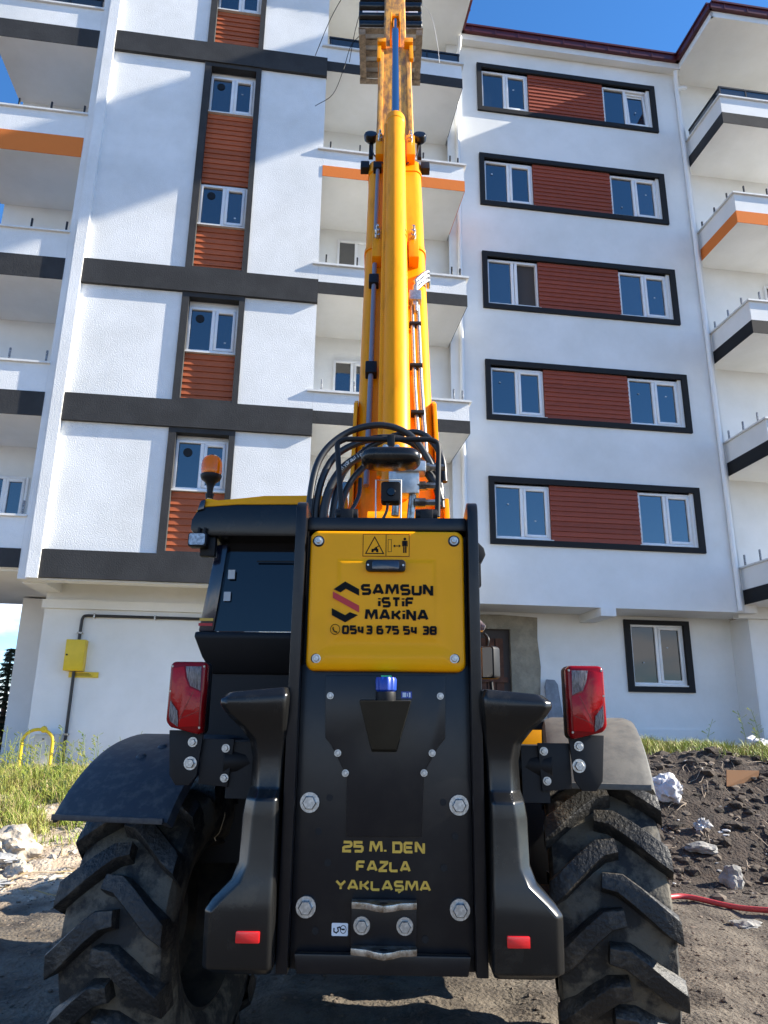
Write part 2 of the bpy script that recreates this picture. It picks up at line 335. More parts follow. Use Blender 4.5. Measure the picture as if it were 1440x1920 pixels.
def planks(u0, u1, z0, z1, v, n, m):
    h = (z1-z0)/n; Lw = u1-u0; key = (round(Lw, 3), round(h, 4), m)
    f = empty('cladding_panel', parent=bld)
    MB().box(u0, u1, v+.02, v+.03, z0, z1).build('backing', 'black', f)
    if key not in _pl:
        _pl[key] = MB().yz([(-.028, .006), (-.004, h-.002), (.018, h-.002), (.018, .0), (-.022, .0)], 0, Lw).mesh('plank', M[m])
    for k in range(n): inst(_pl[key], 'plank', f, (u0, v, z0+k*h))
    return f

ROOF = 18.5
# ---- left bay
LB0, LB1 = -6.0, -1.43
SU0, SU1 = -4.06, -2.88
segs = [(4.22, 6.65), (7.19, 9.53), (10.06, 15.27), (15.78, ROOF)]
holed(LB0, LB1, 3.70, ROOF, 0, [(SU0, SU1, a, b) for a, b in segs], .16).build('wall', 'stucco', bld)
bbox('wall', 'stucco', -6.36, -6.2, 0, 1.75, 3.70, ROOF)
bbox('column', 'stucco', -6.2, -6.0, -.10, .4, 3.70, ROOF)
bbox('wall', 'stucco', LB1-.2, LB1, .02, 1.75, 3.70, ROOF)
for a, b in ((3.72, 4.22), (6.65, 7.19), (9.53, 10.06), (15.27, 15.78)): bbox('facade_band', 'dark', LB0, LB1+.01, -.075, .03, a, b)
for (a, b) in segs:
    s = MB().box(SU0-.02, SU0+.12, -.045, .14, a+.001, b-.001).box(SU1-.09, SU1+.02, -.045, .14, a+.001, b-.001).box(SU0+.12, SU1-.09, -.042, .14, a+.001, a+.06).box(SU0+.12, SU1-.09, -.042, .14, b-.10, b-.001)
    s.build('strip_frame', 'dark', bld)
wu0, wu1 = SU0+.12, SU1-.09
for i, z in enumerate((5.47, 8.30, 11.20, 14.05, 16.92)):
    window(wu0, wu1, z, z+.98, .09, vent=i < 4, sticker=[(-3.2, z+.25)] if i in (1, 2) else ([(-3.25, z+.6)] if i == 3 else ()))
planks(wu0, wu1, 4.28, 5.43, .10, 9, 'plank2'); planks(wu0, wu1, 7.25, 8.26, .10, 8, 'plank2'); planks(wu0, wu1, 10.12, 11.16, .10, 8, 'plank2')
planks(wu0, wu1, 12.22, 14.01, .10, 14, 'plank2'); planks(wu0, wu1, 15.84, 16.88, .10, 8, 'plank2')
# soffit and ground floor of the left bay
bbox('edge_beam', 'smooth', -6.36, LB1, 0.004, .3, 3.69, 3.74)
bbox('soffit', 'smooth', -6.36, LB1, .3, 2.0, 3.86, 4.0)
bbox('beam', 'smooth', -6.36, -5.95, .3, 1.75, 3.66, 3.86)
bbox('wall', 'smooth', -6.2, LB1, 1.2, 1.6, -.6, 3.86)
bbox('cornice', 'smooth', -6.24, LB1, 1.12, 1.2, 3.36, 3.52)
bbox('wall', 'smooth', -7.2, -6.2, 3.0, 3.4, -.6, 3.8)
bbox('soffit', 'smooth', -8.5, -6.36, .12, 4.2, 3.84, 3.98)
# ---- left balconies
LEV = [4.22, 7.19, 10.05, 12.92, 15.76]       # bottom of the white parapet face at every balcony storey
def posts(bal, pts, z, m='steel', h=.28):
    for (u, v) in pts: MB().box(u-.018, u+.018, v-.018, v+.018, z, z+h).build('post', m, bal, bevel=.006, seg=1)
def railing(bal, u0, u1, v, z):
    MB().box(u0, u1, v-.02, v+.02, z+.30, z+.345).build('top_rail', 'steel', bal)
    n = max(2, round((u1-u0)/.75)); 
    for k in range(n+1):
        u = u0+.03+(u1-u0-.06)*k/n; MB().box(u-.018, u+.018, v-.017, v+.017, z, z+.30).build('post', 'steel', bal)
    for k in range(n):
        a = u0+.03+(u1-u0-.06)*k/n+.02; c = u0+.03+(u1-u0-.06)*(k+1)/n-.02
        MB().box(a, c, v-.005, v+.005, z+.02, z+.30).build('glass_panel', 'railglass', bal)
for i, z in enumerate(LEV):
    bal = empty('balcony', parent=bld)
    sb = .34 if i == 0 else .48
    MB().box(-8.5, -6.362, 0, .13, z, z+.57).build('parapet', 'stucco', bal)
    MB().box(-8.5, -6.362, -.012, -.001, z-sb, z-.001).build('stripe', 'orange' if i == 3 else 'dark', bal)
    MB().box(-8.5, -6.362, 0, 1.75, z-sb-.003, z-.002).build('slab', 'smooth', bal)
    MB().box(-8.5, -6.345, -.05, .17, z+.571, z+.61).build('coping', 'marble', bal)
    MB().box(-8.42, -6.363, 1.75, 1.9, z-.3, z+2.56).build('back_wall', 'smooth', bal)
    if i == 4: railing(bal, -8.45, -6.4, .06, z+.61)
    else: posts(bal, [(-7.76, .08), (-7.12, .08), (-6.46, .08)], z+.61, 'wrap' if i < 2 else 'steel')
window(-7.9, -7.0, 5.15, 6.05, 1.69, sill=True)
# ---- centre balconies
CB0, CB1 = -1.428, 1.70
bbox('back_wall', 'smooth', CB0, CB1+.3, 1.75, 1.95, -.6, ROOF)
for i, z in enumerate(LEV):
    bal = empty('balcony', parent=bld); sb = .27
    MB().box(CB0, CB1, 0, .13, z, z+.39).build('parapet', 'stucco', bal)
    MB().box(CB1-.13, CB1, .13, 1.5, z, z+.39).build('parapet', 'stucco', bal)
    MB().box(CB0, CB1+.012, -.012, -.001, z-sb, z-.001).box(CB1+.001, CB1+.012, -.001, 1.49, z-sb, z-.001).build('stripe', 'orange' if i == 3 else 'dark', bal)
    MB().box(CB0, CB1, 0, 1.75, z-sb-.003, z-.002).build('slab', 'smooth', bal)
    MB().box(CB0-.12, CB1+.05, -.055, .17, z+.391, z+.435).box(CB1-.17, CB1+.05, .17, 1.49, z+.391, z+.435).build('coping', 'marble', bal)
    if i == 4: railing(bal, CB0+.03, CB1-.03, .06, z+.435)
    else: posts(bal, [(-1.27, .08), (-.62, .08), (.1, .08), (.8, .08), (1.41, .08), (1.6, .12)], z+.435, 'wrap' if i < 2 else 'steel')
window(-.95, -.05, 10.75, 12.35, 1.69, tilt=True); window(-.95, -.1, 7.9, 9.2, 1.69); window(-.95, -.1, 5.0, 6.4, 1.69)
# ---- middle facade
MF0, MF1, MV = 1.70, 8.2, 1.5
rows = [(5.06, 6.58), (7.92, 9.40), (10.74, 12.27), (13.60, 15.12), (16.45, 17.96)]
FU0, FU1 = 2.50, 7.42
holes = [(FU0+.12, FU1-.22, a+.12, b-.13) for a, b in rows]
holed(MF0, MF1, 3.78, ROOF, MV, holes, .12).build('wall', 'smooth', bld)
bbox('wall', 'smooth', MF1-.01, MF1+.02, MV, 1.75, 3.78, ROOF)
for i, (a, b) in enumerate(rows):
    s = MB().box(FU0, FU0+.12, MV-.06, MV+.11, a, b).box(FU1-.14, FU1, MV-.06, MV+.11, a, b).box(FU0+.12, FU1-.14, MV-.058, MV+.11, a, a+.12).box(FU0+.12, FU1-.14, MV-.058, MV+.11, b-.13, b)
    s.build('window_surround', 'black', bld)
    z0, z1 = a+.15, b-.17
    w1 = window(FU0+.12, FU0+1.38, z0, z1, MV+.03, leftopen=(i == 2), sticker=[[(FU0+.45, z0+.78), (FU0+1.05, z0+.42)], [(FU0+.36, z0+.82)], (), [(FU0+.34, z0+.85)], [(FU0+1.0, z0+.72)]][i])
    w2 = window(FU1-1.48, FU1-.20, z0, z1, MV+.03, tilt=(i == 4), sticker=[(), [(FU1-1.2, z0+.8), (FU1-.52, z0+.78)], [(FU1-.55, z0+.6)], [(FU1-1.18, z0+.3), (FU1-.5, z0+.75)], [(FU1-.55, z0+.5)]][i])
    planks(FU0+1.385, FU1-1.485, a+.125, b-.135, MV+.005, 11, 'plank')
bbox('soffit', 'smooth', CB0, MF1+.3, MV+.002, 2.6, 3.78, 3.95)
bbox('soffit', 'smooth', CB0, MF0, .15, 1.6, 3.80, 3.95)
bbox('beam', 'smooth', 4.86, 5.2, MV-.05, 2.6, 3.60, 3.779)
GV = 2.6
holed(2.0, 8.55, -.6, 3.78, GV, [(5.93, 7.45, 2.22, 3.64), (1.99, 3.25, -.6, 3.42)], .12).build('wall', 'smooth', bld)
bbox('wall', 'smooth', CB0, 2.0, GV-.001, GV+.2, -.6, 3.78)
MB().box(5.90, 6.04, GV-.06, GV+.11, 2.10, 3.70).box(7.34, 7.48, GV-.06, GV+.11, 2.10, 3.70).box(6.04, 7.34, GV-.058, GV+.11, 2.10, 2.22).box(6.04, 7.34, GV-.058, GV+.11, 3.60, 3.70).build('window_surround', 'black', bld)
window(6.04, 7.34, 2.26, 3.6, GV+.02, glass='glassdark', sticker=[(6.35, 2.75), (6.95, 3.1)])
bbox('plinth', 'smooth', 3.95, 8.55, GV-.03, GV, -.6, 1.31)
# unplastered entrance
rp = [(2.05, -.4), (2.05, 3.70), (3.0, 3.72), (3.86, 3.68), (3.84, 3.2), (3.89, 2.6), (3.85, 2.0), (3.91, 1.4), (3.88, -.4), (3.22, -.4), (3.22, 3.40), (2.1, 3.40), (2.1, -.4)]
MB().xz(rp, GV-.025, GV+.06).build('raw_plaster', 'raw', bld)
bbox('doorway', 'void', 2.02, 3.24, GV+.10, GV+.118, -.4, 3.41)
for k in range(4): bbox('door_board', 'board', 2.3+k*.2, 2.47+k*.2, GV+.06, GV+.09, 1.0, 3.2)
bbox('door_board', 'board', 2.25, 3.15, GV+.02, GV+.055, 2.25, 2.36)
# ---- right wing
RW = 8.22
bbox('back_wall', 'smooth', RW-.01, 14, 1.75, 1.95, 3.7, ROOF)
bbox('wall', 'smooth', 8.55, 14, 1.9, 2.1, -.6, 3.75)
bbox('wall', 'smooth', 8.53, 8.56, 1.9, 2.6, -.6, 3.75)
bbox('plinth', 'smooth', 8.55, 14, 1.87, 1.9, -.6, 1.33)
for i, z in enumerate(LEV):
    bal = empty('balcony', parent=bld); sb = .27
    MB().box(RW, 14, 0, .13, z+.05, z+.52).box(RW, RW+.13, .13, 1.5, z+.05, z+.52).build('parapet', 'smooth', bal)
    MB().box(RW-.012, 14, -.012, -.001, z-sb, z+.049).box(RW-.012, RW-.001, -.001, 1.49, z-sb, z+.049).build('stripe', 'orange' if i == 3 else ('dark' if i == 4 else 'black'), bal)
    MB().box(RW, 14, 0, 1.75, z-sb-.003, z+.048).build('slab', 'smooth', bal)
    MB().box(RW-.05, 14, -.05, .17, z+.521, z+.56).box(RW-.05, RW+.17, .17, 1.49, z+.521, z+.56).build('coping', 'marble', bal)
    if i == 4:
        railing(bal, RW+.03, 13.9, .06, z+.56)
        MB().box(RW+.05, RW+.09, .08, 1.46, z+.86, z+.905).build('top_rail', 'steel', bal)
        MB().box(RW+.065, RW+.075, .1, 1.46, z+.58, z+.86).build('glass_panel', 'railglass', bal)
    else: posts(bal, [(RW+.08, 1.42), (RW+.08, .88), (RW+.08, .36), (8.55, .07), (9.15, .07), (9.75, .07)], z+.56, 'wrap' if i < 3 else 'steel')
for z in (5.0, 7.9, 10.75): window(10.0, 11.4, z, z+1.5, 1.69)
# ---- roof edge: white eaves, red gutter and flashing along the stepped outline
def eave(pts):
    for k in range(len(pts)-1):
        (a, b), (c, d) = pts[k], pts[k+1]
        dx, dy = c-a, d-b; ln = math.hypot(dx, dy); ux, uy = dx/ln, dy/ln; px, py = -uy, ux     # p points inwards
        def P(s_, t_, z): return (a+ux*s_+px*t_, b+uy*s_+py*t_, z)
        def slab(s0, s1, t0, t1, z0, z1, name, m):
            v = [P(s0, t0, z0), P(s1, t0, z0), P(s1, t1, z0), P(s0, t1, z0), P(s0, t0, z1), P(s1, t0, z1), P(s1, t1, z1), P(s0, t1, z1)]
            return MB().add(v, [(0, 3, 2, 1), (4, 5, 6, 7), (0, 1, 5, 4), (1, 2, 6, 5), (2, 3, 7, 6), (3, 0, 4, 7)]).build(name, m, bld)
        slab(0, ln, .0, .05, ROOF-.02, ROOF+.24, 'fascia', 'smooth')
        gt = slab(-.06, ln+.06, -.10, -.001, ROOF+.16, ROOF+.32, 'gutter', 'red')
        slab(-.03, ln+.03, -.13, .15, ROOF+.325, ROOF+.38, 'roof_edge', 'red')
        for q in range(max(1, int(ln/.62))):
            s0 = .3+q*.62
            if s0 < ln-.1: slab(s0, s0+.025, -.112, -.10, ROOF+.15, ROOF+.33, 'bracket', 'red')
EV = [(-9.0, -.3), (2.02, -.3), (2.02, 1.28), (8.10, 1.28), (8.10, -.28), (14.5, -.28)]
eave(EV)
MB().xy([(-9, -.25), (1.97, -.25), (1.97, 1.33), (8.15, 1.33), (8.15, -.23), (14.5, -.23), (14.5, 11), (-9, 11)], ROOF, ROOF+.2).build('eaves_slab', 'smooth', bld)
MB().add([(-9, -.3, ROOF+.36), (2, -.3, ROOF+.36), (14.5, 1.2, ROOF+.36), (14.5, 5, ROOF+2), (-9, 5, ROOF+2), (14.5, 11, ROOF+.36), (-9, 11, ROOF+.36), (2, 1.2, ROOF+.36)], [(0, 1, 7, 2, 3, 4), (4, 3, 5, 6)]).build('roof', 'tile', bld)
# core that keeps the rooms dark
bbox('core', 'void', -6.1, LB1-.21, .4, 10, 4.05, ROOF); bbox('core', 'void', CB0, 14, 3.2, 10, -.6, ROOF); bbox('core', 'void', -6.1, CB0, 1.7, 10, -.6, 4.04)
# rain pipes
dp = MB().tube(spline([(8.02, 1.33, 18.44), (8.02, 1.36, 18.2), (8.06, 1.43, 17.95), (8.06, 1.43, 17.8)], 5)+[(8.06, 1.43, 3.8)], .055, 12)
dp.build('downpipe', 'pipewhite', bld)
MB().tube([(8.06, 1.40, 17.9), (8.2, 1.36, 17.95), (8.3, 1.36, 17.95)], .05, 10).build('downpipe', 'pipewhite', bld)
MB().tube(spline([(2.0, 1.2, 18.45), (2.0, 1.3, 18.2), (1.95, 1.45, 18.0)], 5)+[(1.95, 1.45, 3.8)], .05, 12).build('downpipe', 'pipewhite', bld)

# ---- fittings on the ground-floor wall (things of their own)
def onb(name, **tags): return empty(name, B0, PHI, **tags)
t = onb('gas_meter_box', label='yellow metal gas box on the white ground-floor wall', category='gas box')
MB().box(-5.69, -5.35, 1.0, 1.2, 2.22, 2.78).build('case', 'gasyellow', t, bevel=.008)
MB().box(-5.68, -5.36, .985, .999, 2.235, 2.765).build('door', 'gasyellow', t, bevel=.004)
MB().lathe([(0, .97), (.016, .97), (.016, .99)], 10, 'y', (-5.645, 0, 2.5)).build('lock', 'matte', t)
t = onb('warning_plate', label='flat yellow sign strip below the gas box', category='sign')
MB().box(-5.62, -5.10, 1.17, 1.197, 2.11, 2.21).build('plate', 'gasyellow', t)
for k in range(3): MB().box(-5.55+.02*k, -5.2-.03*k, 1.1675, 1.1695, 2.135+.022*k, 2.143+.022*k).build('lettering', 'ink', t)
t = onb('gas_pipe', label='thin black gas pipe bending across the white ground-floor wall', category='pipe')
MB().tube([(-2.6, 1.15, 3.24), (-5.40, 1.15, 3.24)]+spline([(-5.40, 1.15, 3.24), (-5.47, 1.15, 3.225), (-5.50, 1.15, 3.16)], 4)+[(-5.51, 1.15, 2.79)], .028, 10).build('pipe', 'pipeblack', t)
MB().tube([(-5.53, 1.15, 2.21), (-5.53, 1.15, .50)], .028, 10).build('pipe', 'pipeblack', t)
for p in ((-5.51, 2.9), (-5.53, 1.1)): MB().box(p[0]-.045, p[0]+.045, 1.11, 1.2, p[1], p[1]+.03).build('clamp', 'galv', t)
for u in (-5.3, -4.2, -3.2): MB().box(u, u+.03, 1.11, 1.2, 3.2, 3.28).build('clamp', 'galv', t)
t = onb('utility_box', label='pale meter cabinet standing at the wall behind the yellow hoop', category='cabinet')
MB().box(-5.97, -5.62, .85, 1.15, .35, 1.12).build('case', 'util', t, bevel=.01)
MB().box(-5.95, -5.64, .835, .849, .42, 1.09).build('door', 'util', t, bevel=.005)
MB().box(-5.83, -5.80, .825, .836, 1.03, 1.05).build('lock', 'matte', t)
t = onb('hoop_guard', label='yellow bent steel hoop guarding the pale meter cabinet', category='barrier')
MB().tube([(-6.13, .75, .3), (-6.13, .75, 1.0)]+[(-5.88+.25*math.cos(R(a)), .75, 1.0+.2*math.sin(R(a))) for a in range(170, 5, -15)]+[(-5.63, .75, 1.0), (-5.63, .75, .3)], .028, 10).build('hoop', 'gasyellow', t)
MB().lathe([(0, .70), (.05, .71), (.06, .75), (.05, .79), (0, .80)], 14, 'y', (-5.80, 0, 1.2)).build('knob', 'gasyellow', t)

# invented platform, out of view, added to cast the diagonal shadow on the left bay
t = onb('shadow_caster_platform', label='unseen platform added above the right wing to cast the diagonal facade shadow', category='platform')
MB().box(14.95, 20.0, -4.5, -2.3, 26.0, 26.09).build('shadow_deck', 'wood', t)
for u_ in (15.5, 17.4, 19.4): MB().box(u_, u_+.12, -4.5, -2.3, 25.88, 25.998).build('beam', 'steel', t)
for u_ in (15.0, 19.95):
    for v_ in (-4.4, -2.4): MB().tube([(u_, v_, 26.0), (17.5, -3.4, 33)], .012, 6).build('sling', 'steel', t)
MB().tube([(17.5, -3.4, 33), (17.5, -3.4, 60)], .02, 6).build('cable', 'steel', t)
# ------------------------------------------------------------------ telehandler (local axes: x right, y forward, z up; origin under the rear plate)
MO = Vector((.0208, 2.75, 0)); MA = R(-1.2)
tele = empty('telehandler', MO, MA, label='yellow and black telescopic handler seen from behind with raised boom', category='telehandler')
TINV = (Matrix.Translation(MO) @ Matrix.Rotation(MA, 4, 'Z')).inverted()
XC = -.008
def P_(b, name, m, bevel=0, parent=None, **k): return b.build(name, m, parent or tele, bevel=bevel, **k)
def bolt_mesh(r, h, m='zinc', name='bolt'):
    b = MB().lathe([(0, -h*.35), (r*1.0, -h*.35), (r*1.0, 0), (0, 0)], 18, 'y')
    b.lathe([(0, -h), (r*.62, -h), (r*.72, -h*.82), (r*.72, -h*.35)], 6, 'y')
    return b.mesh(name, M[m], ang=30)
BB = bolt_mesh(.034, .026); SB = bolt_mesh(.0125, .014); MBt = bolt_mesh(.019, .018)
# ---- stroke lettering in a squared technical face
GL = {
 'S': [[(1, 1), (.15, 1), (0, .87), (0, .63), (.13, .5), (.87, .5), (1, .37), (1, .13), (.85, 0), (0, 0)]],
 'A': [[(0, 0), (.40, 1), (.60, 1), (1, 0)], [(.22, .27), (.78, .27)]],
 'M': [[(0, 0), (.07, 1), (.22, 1), (.5, .22), (.78, 1), (.93, 1), (1, 0)]],
 'U': [[(0, 1), (0, .15), (.13, 0), (.87, 0), (1, .15), (1, 1)]], 'N': [[(0, 0), (0, 1), (.12, 1), (.88, 0), (1, 0), (1, 1)]],
 'i': [[(0, 0), (0, .66)], [(0, .86), (0, 1.03)]], 'T': [[(0, 1), (1, 1)], [(.5, 1), (.5, 0)]],
 'F': [[(1, 1), (.13, 1), (0, .87), (0, 0)], [(0, .48), (.85, .48)]], 'K': [[(0, 0), (0, 1)], [(1, 1), (.42, .5), (1, 0)], [(0, .5), (.42, .5)]],
 '0': [[(.13, 0), (.87, 0), (1, .13), (1, .87), (.87, 1), (.13, 1), (0, .87), (0, .13), (.13, 0)]],
 '5': [[(1, 1), (0, 1), (0, .55), (.87, .55), (1, .42), (1, .13), (.87, 0), (0, 0)]], '4': [[(0, 1), (0, .38), (.1, .3), (1, .3)], [(.76, 1), (.76, 0)]],
 '3': [[(0, 1), (.87, 1), (1, .87), (1, .13), (.87, 0), (0, 0)], [(.18, .5), (1, .5)]],
 '6': [[(.95, 1), (.13, 1), (0, .87), (0, .13), (.13, 0), (.87, 0), (1, .13), (1, .44), (.87, .57), (0, .57)]], '7': [[(0, 1), (1, 1), (1, .86), (.45, 0)]],
 '8': [[(.13, 0), (.87, 0), (1, .13), (1, .87), (.87, 1), (.13, 1), (0, .87), (0, .13), (.13, 0)], [(0, .5), (1, .5)]],
 '2': [[(0, 1), (.87, 1), (1, .87), (1, .65), (.87, .54), (.13, .46), (0, .36), (0, 0), (1, 0)]],
 'D': [[(0, 0), (0, 1), (.85, 1), (1, .85), (1, .15), (.85, 0), (0, 0)]], 'E': [[(1, 1), (.1, 1), (0, .9), (0, .1), (.1, 0), (1, 0)], [(0, .5), (.9, .5)]],
 'Z': [[(0, 1), (1, 1), (1, .9), (0, .1), (0, 0), (1, 0)]], 'L': [[(0, 1), (0, .13), (.13, 0), (1, 0)]], 'Y': [[(0, 1), (.5, .45), (1, 1)], [(.5, .45), (.5, 0)]],
 '.': [[(0, 0), (0, .2)]], 'C': [[(.45, -.08), (.55, -.2), (.4, -.3)]], ' ': [],
}
WID = {'i': .28, '.': .28, ' ': .34, 'M': 1.35, 'A': 1.15, 'Y': 1.1, 'T': 1.0}
def stroke(b, pts, w, y0, y1):
    P = [Vector(p) for p in pts]; closed = (P[0]-P[-1]).length < 1e-9
    if closed: P = P[:-1]
    n = len(P); Ls, Rs = [], []
    for i in range(n):
        a = P[i-1] if (i or closed) else None; c = P[(i+1) % n] if (i < n-1 or closed) else None
        d1 = (P[i]-a).normalized() if a is not None else None; d2 = (c-P[i]).normalized() if c is not None else None
        d = d1 if d2 is None else d2 if d1 is None else (d1+d2).normalized()
        nn = Vector((-d.y, d.x)); k = 1
        if d1 is not None and d2 is not None: k = 1/max(.5, nn.dot(Vector((-d1.y, d1.x))))
        Ls.append(P[i]+nn*w*k/2); Rs.append(P[i]-nn*w*k/2)
    m = n if closed else n-1
    for i in range(m):
        j = (i+1) % n
        b.xz([tuple(Rs[i]), tuple(Rs[j]), tuple(Ls[j]), tuple(Ls[i])], y0, y1)
def text(name, m, parent, s, x0, x1, z0, z1, y, tw=.235, gap=.10):
    h = z1-z0; adv = []; tot = 0; b = MB()
    for ch in s:
        wch = WID.get('S' if ch == 'Ş' else ch, 1.0); adv.append((tot, wch)); tot += wch+gap
    tot -= gap; t = tw*h; sx = (x1-x0)/tot
    for ch, (o, wch) in zip(s, adv):
        if ch == ' ':
            b.build(name, m, parent); b = MB(); continue
        for g_ in (GL['S']+GL['C'] if ch == 'Ş' else GL[ch]):
            pts = [(x0+sx*o+t/2+px*max(0, sx*wch-t), z0+t/2+pz*(h-t)) for px, pz in g_]
            stroke(b, pts, t, y-.0006, y+.0006)
    b.build(name, m, parent)

# ---- rear frame
for s, (xa, xb) in ((-1, (-.358, -.318)), (1, (.300, .340))):
    pr = [(-.045, .60), (.9, .60), (.9, 1.6), (.35, 2.10), (.22, 2.19)]+arc((.0, 2.175), .05, 60, 180, 6)+[(-.05, 2.1)]
    P_(MB().yz(pr, xa, xb), 'side_plate', 'plate', .006)
P_(MB().box(-.3175, .2995, 0, .04, .605, 1.60), 'rear_plate', 'plate', .004)
P_(MB().box(-.3175, .2995, .05, .34, 2.118, 2.168), 'top_beam', 'plate', .008)
P_(MB().box(-.3175, .2995, .041, .9, .62, 2.10), 'rear_body', 'matte')
P_(MB().box(-.3175, .2995, -.004, .035, 2.112, 2.166), 'top_beam', 'plate', .008)
P_(MB().xz([(-.30, .66), (.285, .66), (.275, .60), (-.29, .60)], -.035, -.001), 'lower_lip', 'plate', .006)
cov = [(-.228, 1.560), (.212, 1.566), (.209, 1.345), (.184, 1.316), (.132, 1.226), (.123, 1.018), (-.137, 1.015), (-.141, 1.213), (-.202, 1.320), (-.222, 1.342)]
P_(MB().xz(cov, -.010, -.002), 'cover_panel', 'plate', .003)
for x, z in ((-.269, 1.124), (.254, 1.122), (-.269, .793), (.252, .793)): inst(BB, 'bolt', tele, (x, -.001, z))
for x, z in ((-.208, 1.488), (.192, 1.491), (-.175, 1.290), (.161, 1.294), (-.146, 1.223), (.132, 1.227)): inst(SB, 'bolt', tele, (x, -.010, z))
hm = MB().lathe([(0, -.0015), (.012, -.0015), (.012, 0)], 12, 'y').mesh('bolt_hole', M['matte'])
for x, z in ((-.235, 1.03), (.24, 1.02), (-.2, .93), (.2, .92), (-.235, .72), (.135, .70), (.175, .64), (-.16, .64), (.2, 1.13), (-.2, 1.14)): inst(hm, 'bolt_hole', tele, (x, -.0005, z))
# fuel filler
ff = MB().loft([[(-.055, -.035, 1.305), (.035, -.035, 1.305), (.035, -.011, 1.295), (-.055, -.011, 1.295)], [(-.097, -.125, 1.468), (.084, -.125, 1.470), (.088, -.011, 1.478), (-.100, -.011, 1.476)]])
fill = P_(ff, 'fuel_filler', 'filler', .004)
P_(MB().lathe([(0, 1.468), (.036, 1.468), (.036, 1.502), (0, 1.502)], 20, 'z', (-.005, -.07, 0)), 'filler_neck', 'matte', .003, parent=fill)
cp = MB()
prof = [(.0, 1.502), (.030, 1.502), (.036, 1.508), (.037, 1.545), (.033, 1.552), (0, 1.553)]
cp.loft([[((r*(1+.05*math.cos(9*a)))*math.cos(a)-.005, (r*(1+.05*math.cos(9*a)))*math.sin(a)-.07, h) for a in [2*math.pi*k/54 for k in range(54)]] for r, h in prof if r > 0])
P_(cp, 'cap', 'blue', parent=fill)
P_(MB().box(-.022, .014, -.09, -.05, 1.5535, 1.558), 'cap_sticker', 'green', parent=fill)
# fuel decal and hook decal
d = P_(MB().box(.050, .089, -.0115, -.0102, 1.482, 1.506), 'fuel_decal', 'blue'); b = MB()
b.xz([(.055, 1.486), (.068, 1.486), (.068, 1.502), (.055, 1.502)], -.0122, -.0116).xz([(.071, 1.488), (.074, 1.488), (.074, 1.5), (.071, 1.5)], -.0122, -.0116).xz([(.078, 1.486), (.084, 1.486), (.084, 1.502), (.078, 1.502)], -.0122, -.0116)
P_(b, 'symbol', 'white', parent=d)
d = P_(MB().xz(rrect(-.180, -.125, .706, .745, .004), -.0012, -.0002), 'hook_decal', 'white'); b = MB()
stroke(b, [(-.172, .730), (-.172, .719), (-.164, .715), (-.157, .721), (-.160, .731), (-.153, .733), (-.148, .726)], .004, -.0019, -.0013)
stroke(b, [(-.141+.010*math.cos(R(a)), .726+.012*math.sin(R(a))) for a in range(0, 361, 30)], .002, -.0019, -.0013)
stroke(b, [(-.147, .726), (-.136, .726)], .005, -.0019, -.0013)
P_(b, 'symbol', 'ink', parent=d)
# gold warning text
for s_, x0, x1, z0, z1 in (('25 M. DEN', -.151, .135, .964, 1.001), ('FAZLA', -.102, .086, .904, .939), ('YAKLAŞMA', -.172, .155, .845, .878)):
    text('lettering', 'gold', tele, s_, x0, x1, z0, z1, -.0011)
# tow hitch
hit = P_(MB().box(-.114, .106, -.014, -.002, .66, .822), 'tow_hitch', 'plate', .003)
for zz in (.800, .662):
    o = [(-.112, -.012), (-.112, -.05), (-.06, -.062), (-.035, -.085), (-.004, -.10), (.027, -.085), (.052, -.062), (.106, -.05), (.106, -.012)]
    P_(MB().xy(o, zz, zz+.021), 'jaw', 'galv', .003, parent=hit)
    P_(MB().lathe([(0, zz+.0215), (.014, zz+.0215), (.014, zz-.001), (0, zz-.001)], 14, 'z', (-.004, -.066, 0)), 'pin_hole', 'matte', parent=hit)
for x in (-.078, .066): inst(bolt_mesh(.028, .022), 'bolt', hit, (x, -.0145, .743))
# ---- yellow rear panel with moulded relief
px0, px1, pz0, pz1 = -.302, .286, 1.576, 2.106
outl = rrect(px0, px1, pz0, pz1, .032, 8); pc = ((px0+px1)/2, (pz0+pz1)/2)
def relief(x, z):
    h = .0
    dx = abs(x-pc[0])-.225; dz = z-1.985
    cx_, cz_ = max(dx+.05, 0), max(dz+.05, 0); sd = math.hypot(cx_, cz_)-.05 if (dx > -.05 or dz > -.05) else -1
    h += .007*(1-sstep(-.006, .006, sd))*sstep(1.63, 1.78, z)
    zc = 1.665+.022*(1-((x-pc[0])/.27)**2)
    h += .012*(1-sstep(zc-.05, zc, z))*sstep(1.578, 1.60, z)*(1-sstep(.20, .29, abs(x-pc[0])))
    return h
loops = []
for f_, dpt in [(1.0, .02), (1.0, -.012), (.994, -.020), (.984, -.026), (.97, -.029)]+[(.97-.92*k/44, -.030) for k in range(1, 45)]:
    loops.append([(pc[0]+(x-pc[0])*f_, dpt-(relief(pc[0]+(x-pc[0])*f_, pc[1]+(z-pc[1])*f_) if f_ < .98 else 0), pc[1]+(z-pc[1])*f_) for x, z in outl])
pan = P_(MB().loft(loops), 'rear_hood_panel', 'paint', ang=50)
for x, z in ((-.269, 2.062), (.248, 2.066), (-.261, 1.619), (.243, 1.623)):
    P_(MB().lathe([(.0, -.033), (.018, -.033), (.024, -.029)], 20, 'y', (x, 0, z)), 'bolt_seat', 'plate', parent=pan); inst(MBt, 'bolt', pan, (x, -.033, z), sca=(.85,)*3)
YT = -.0385
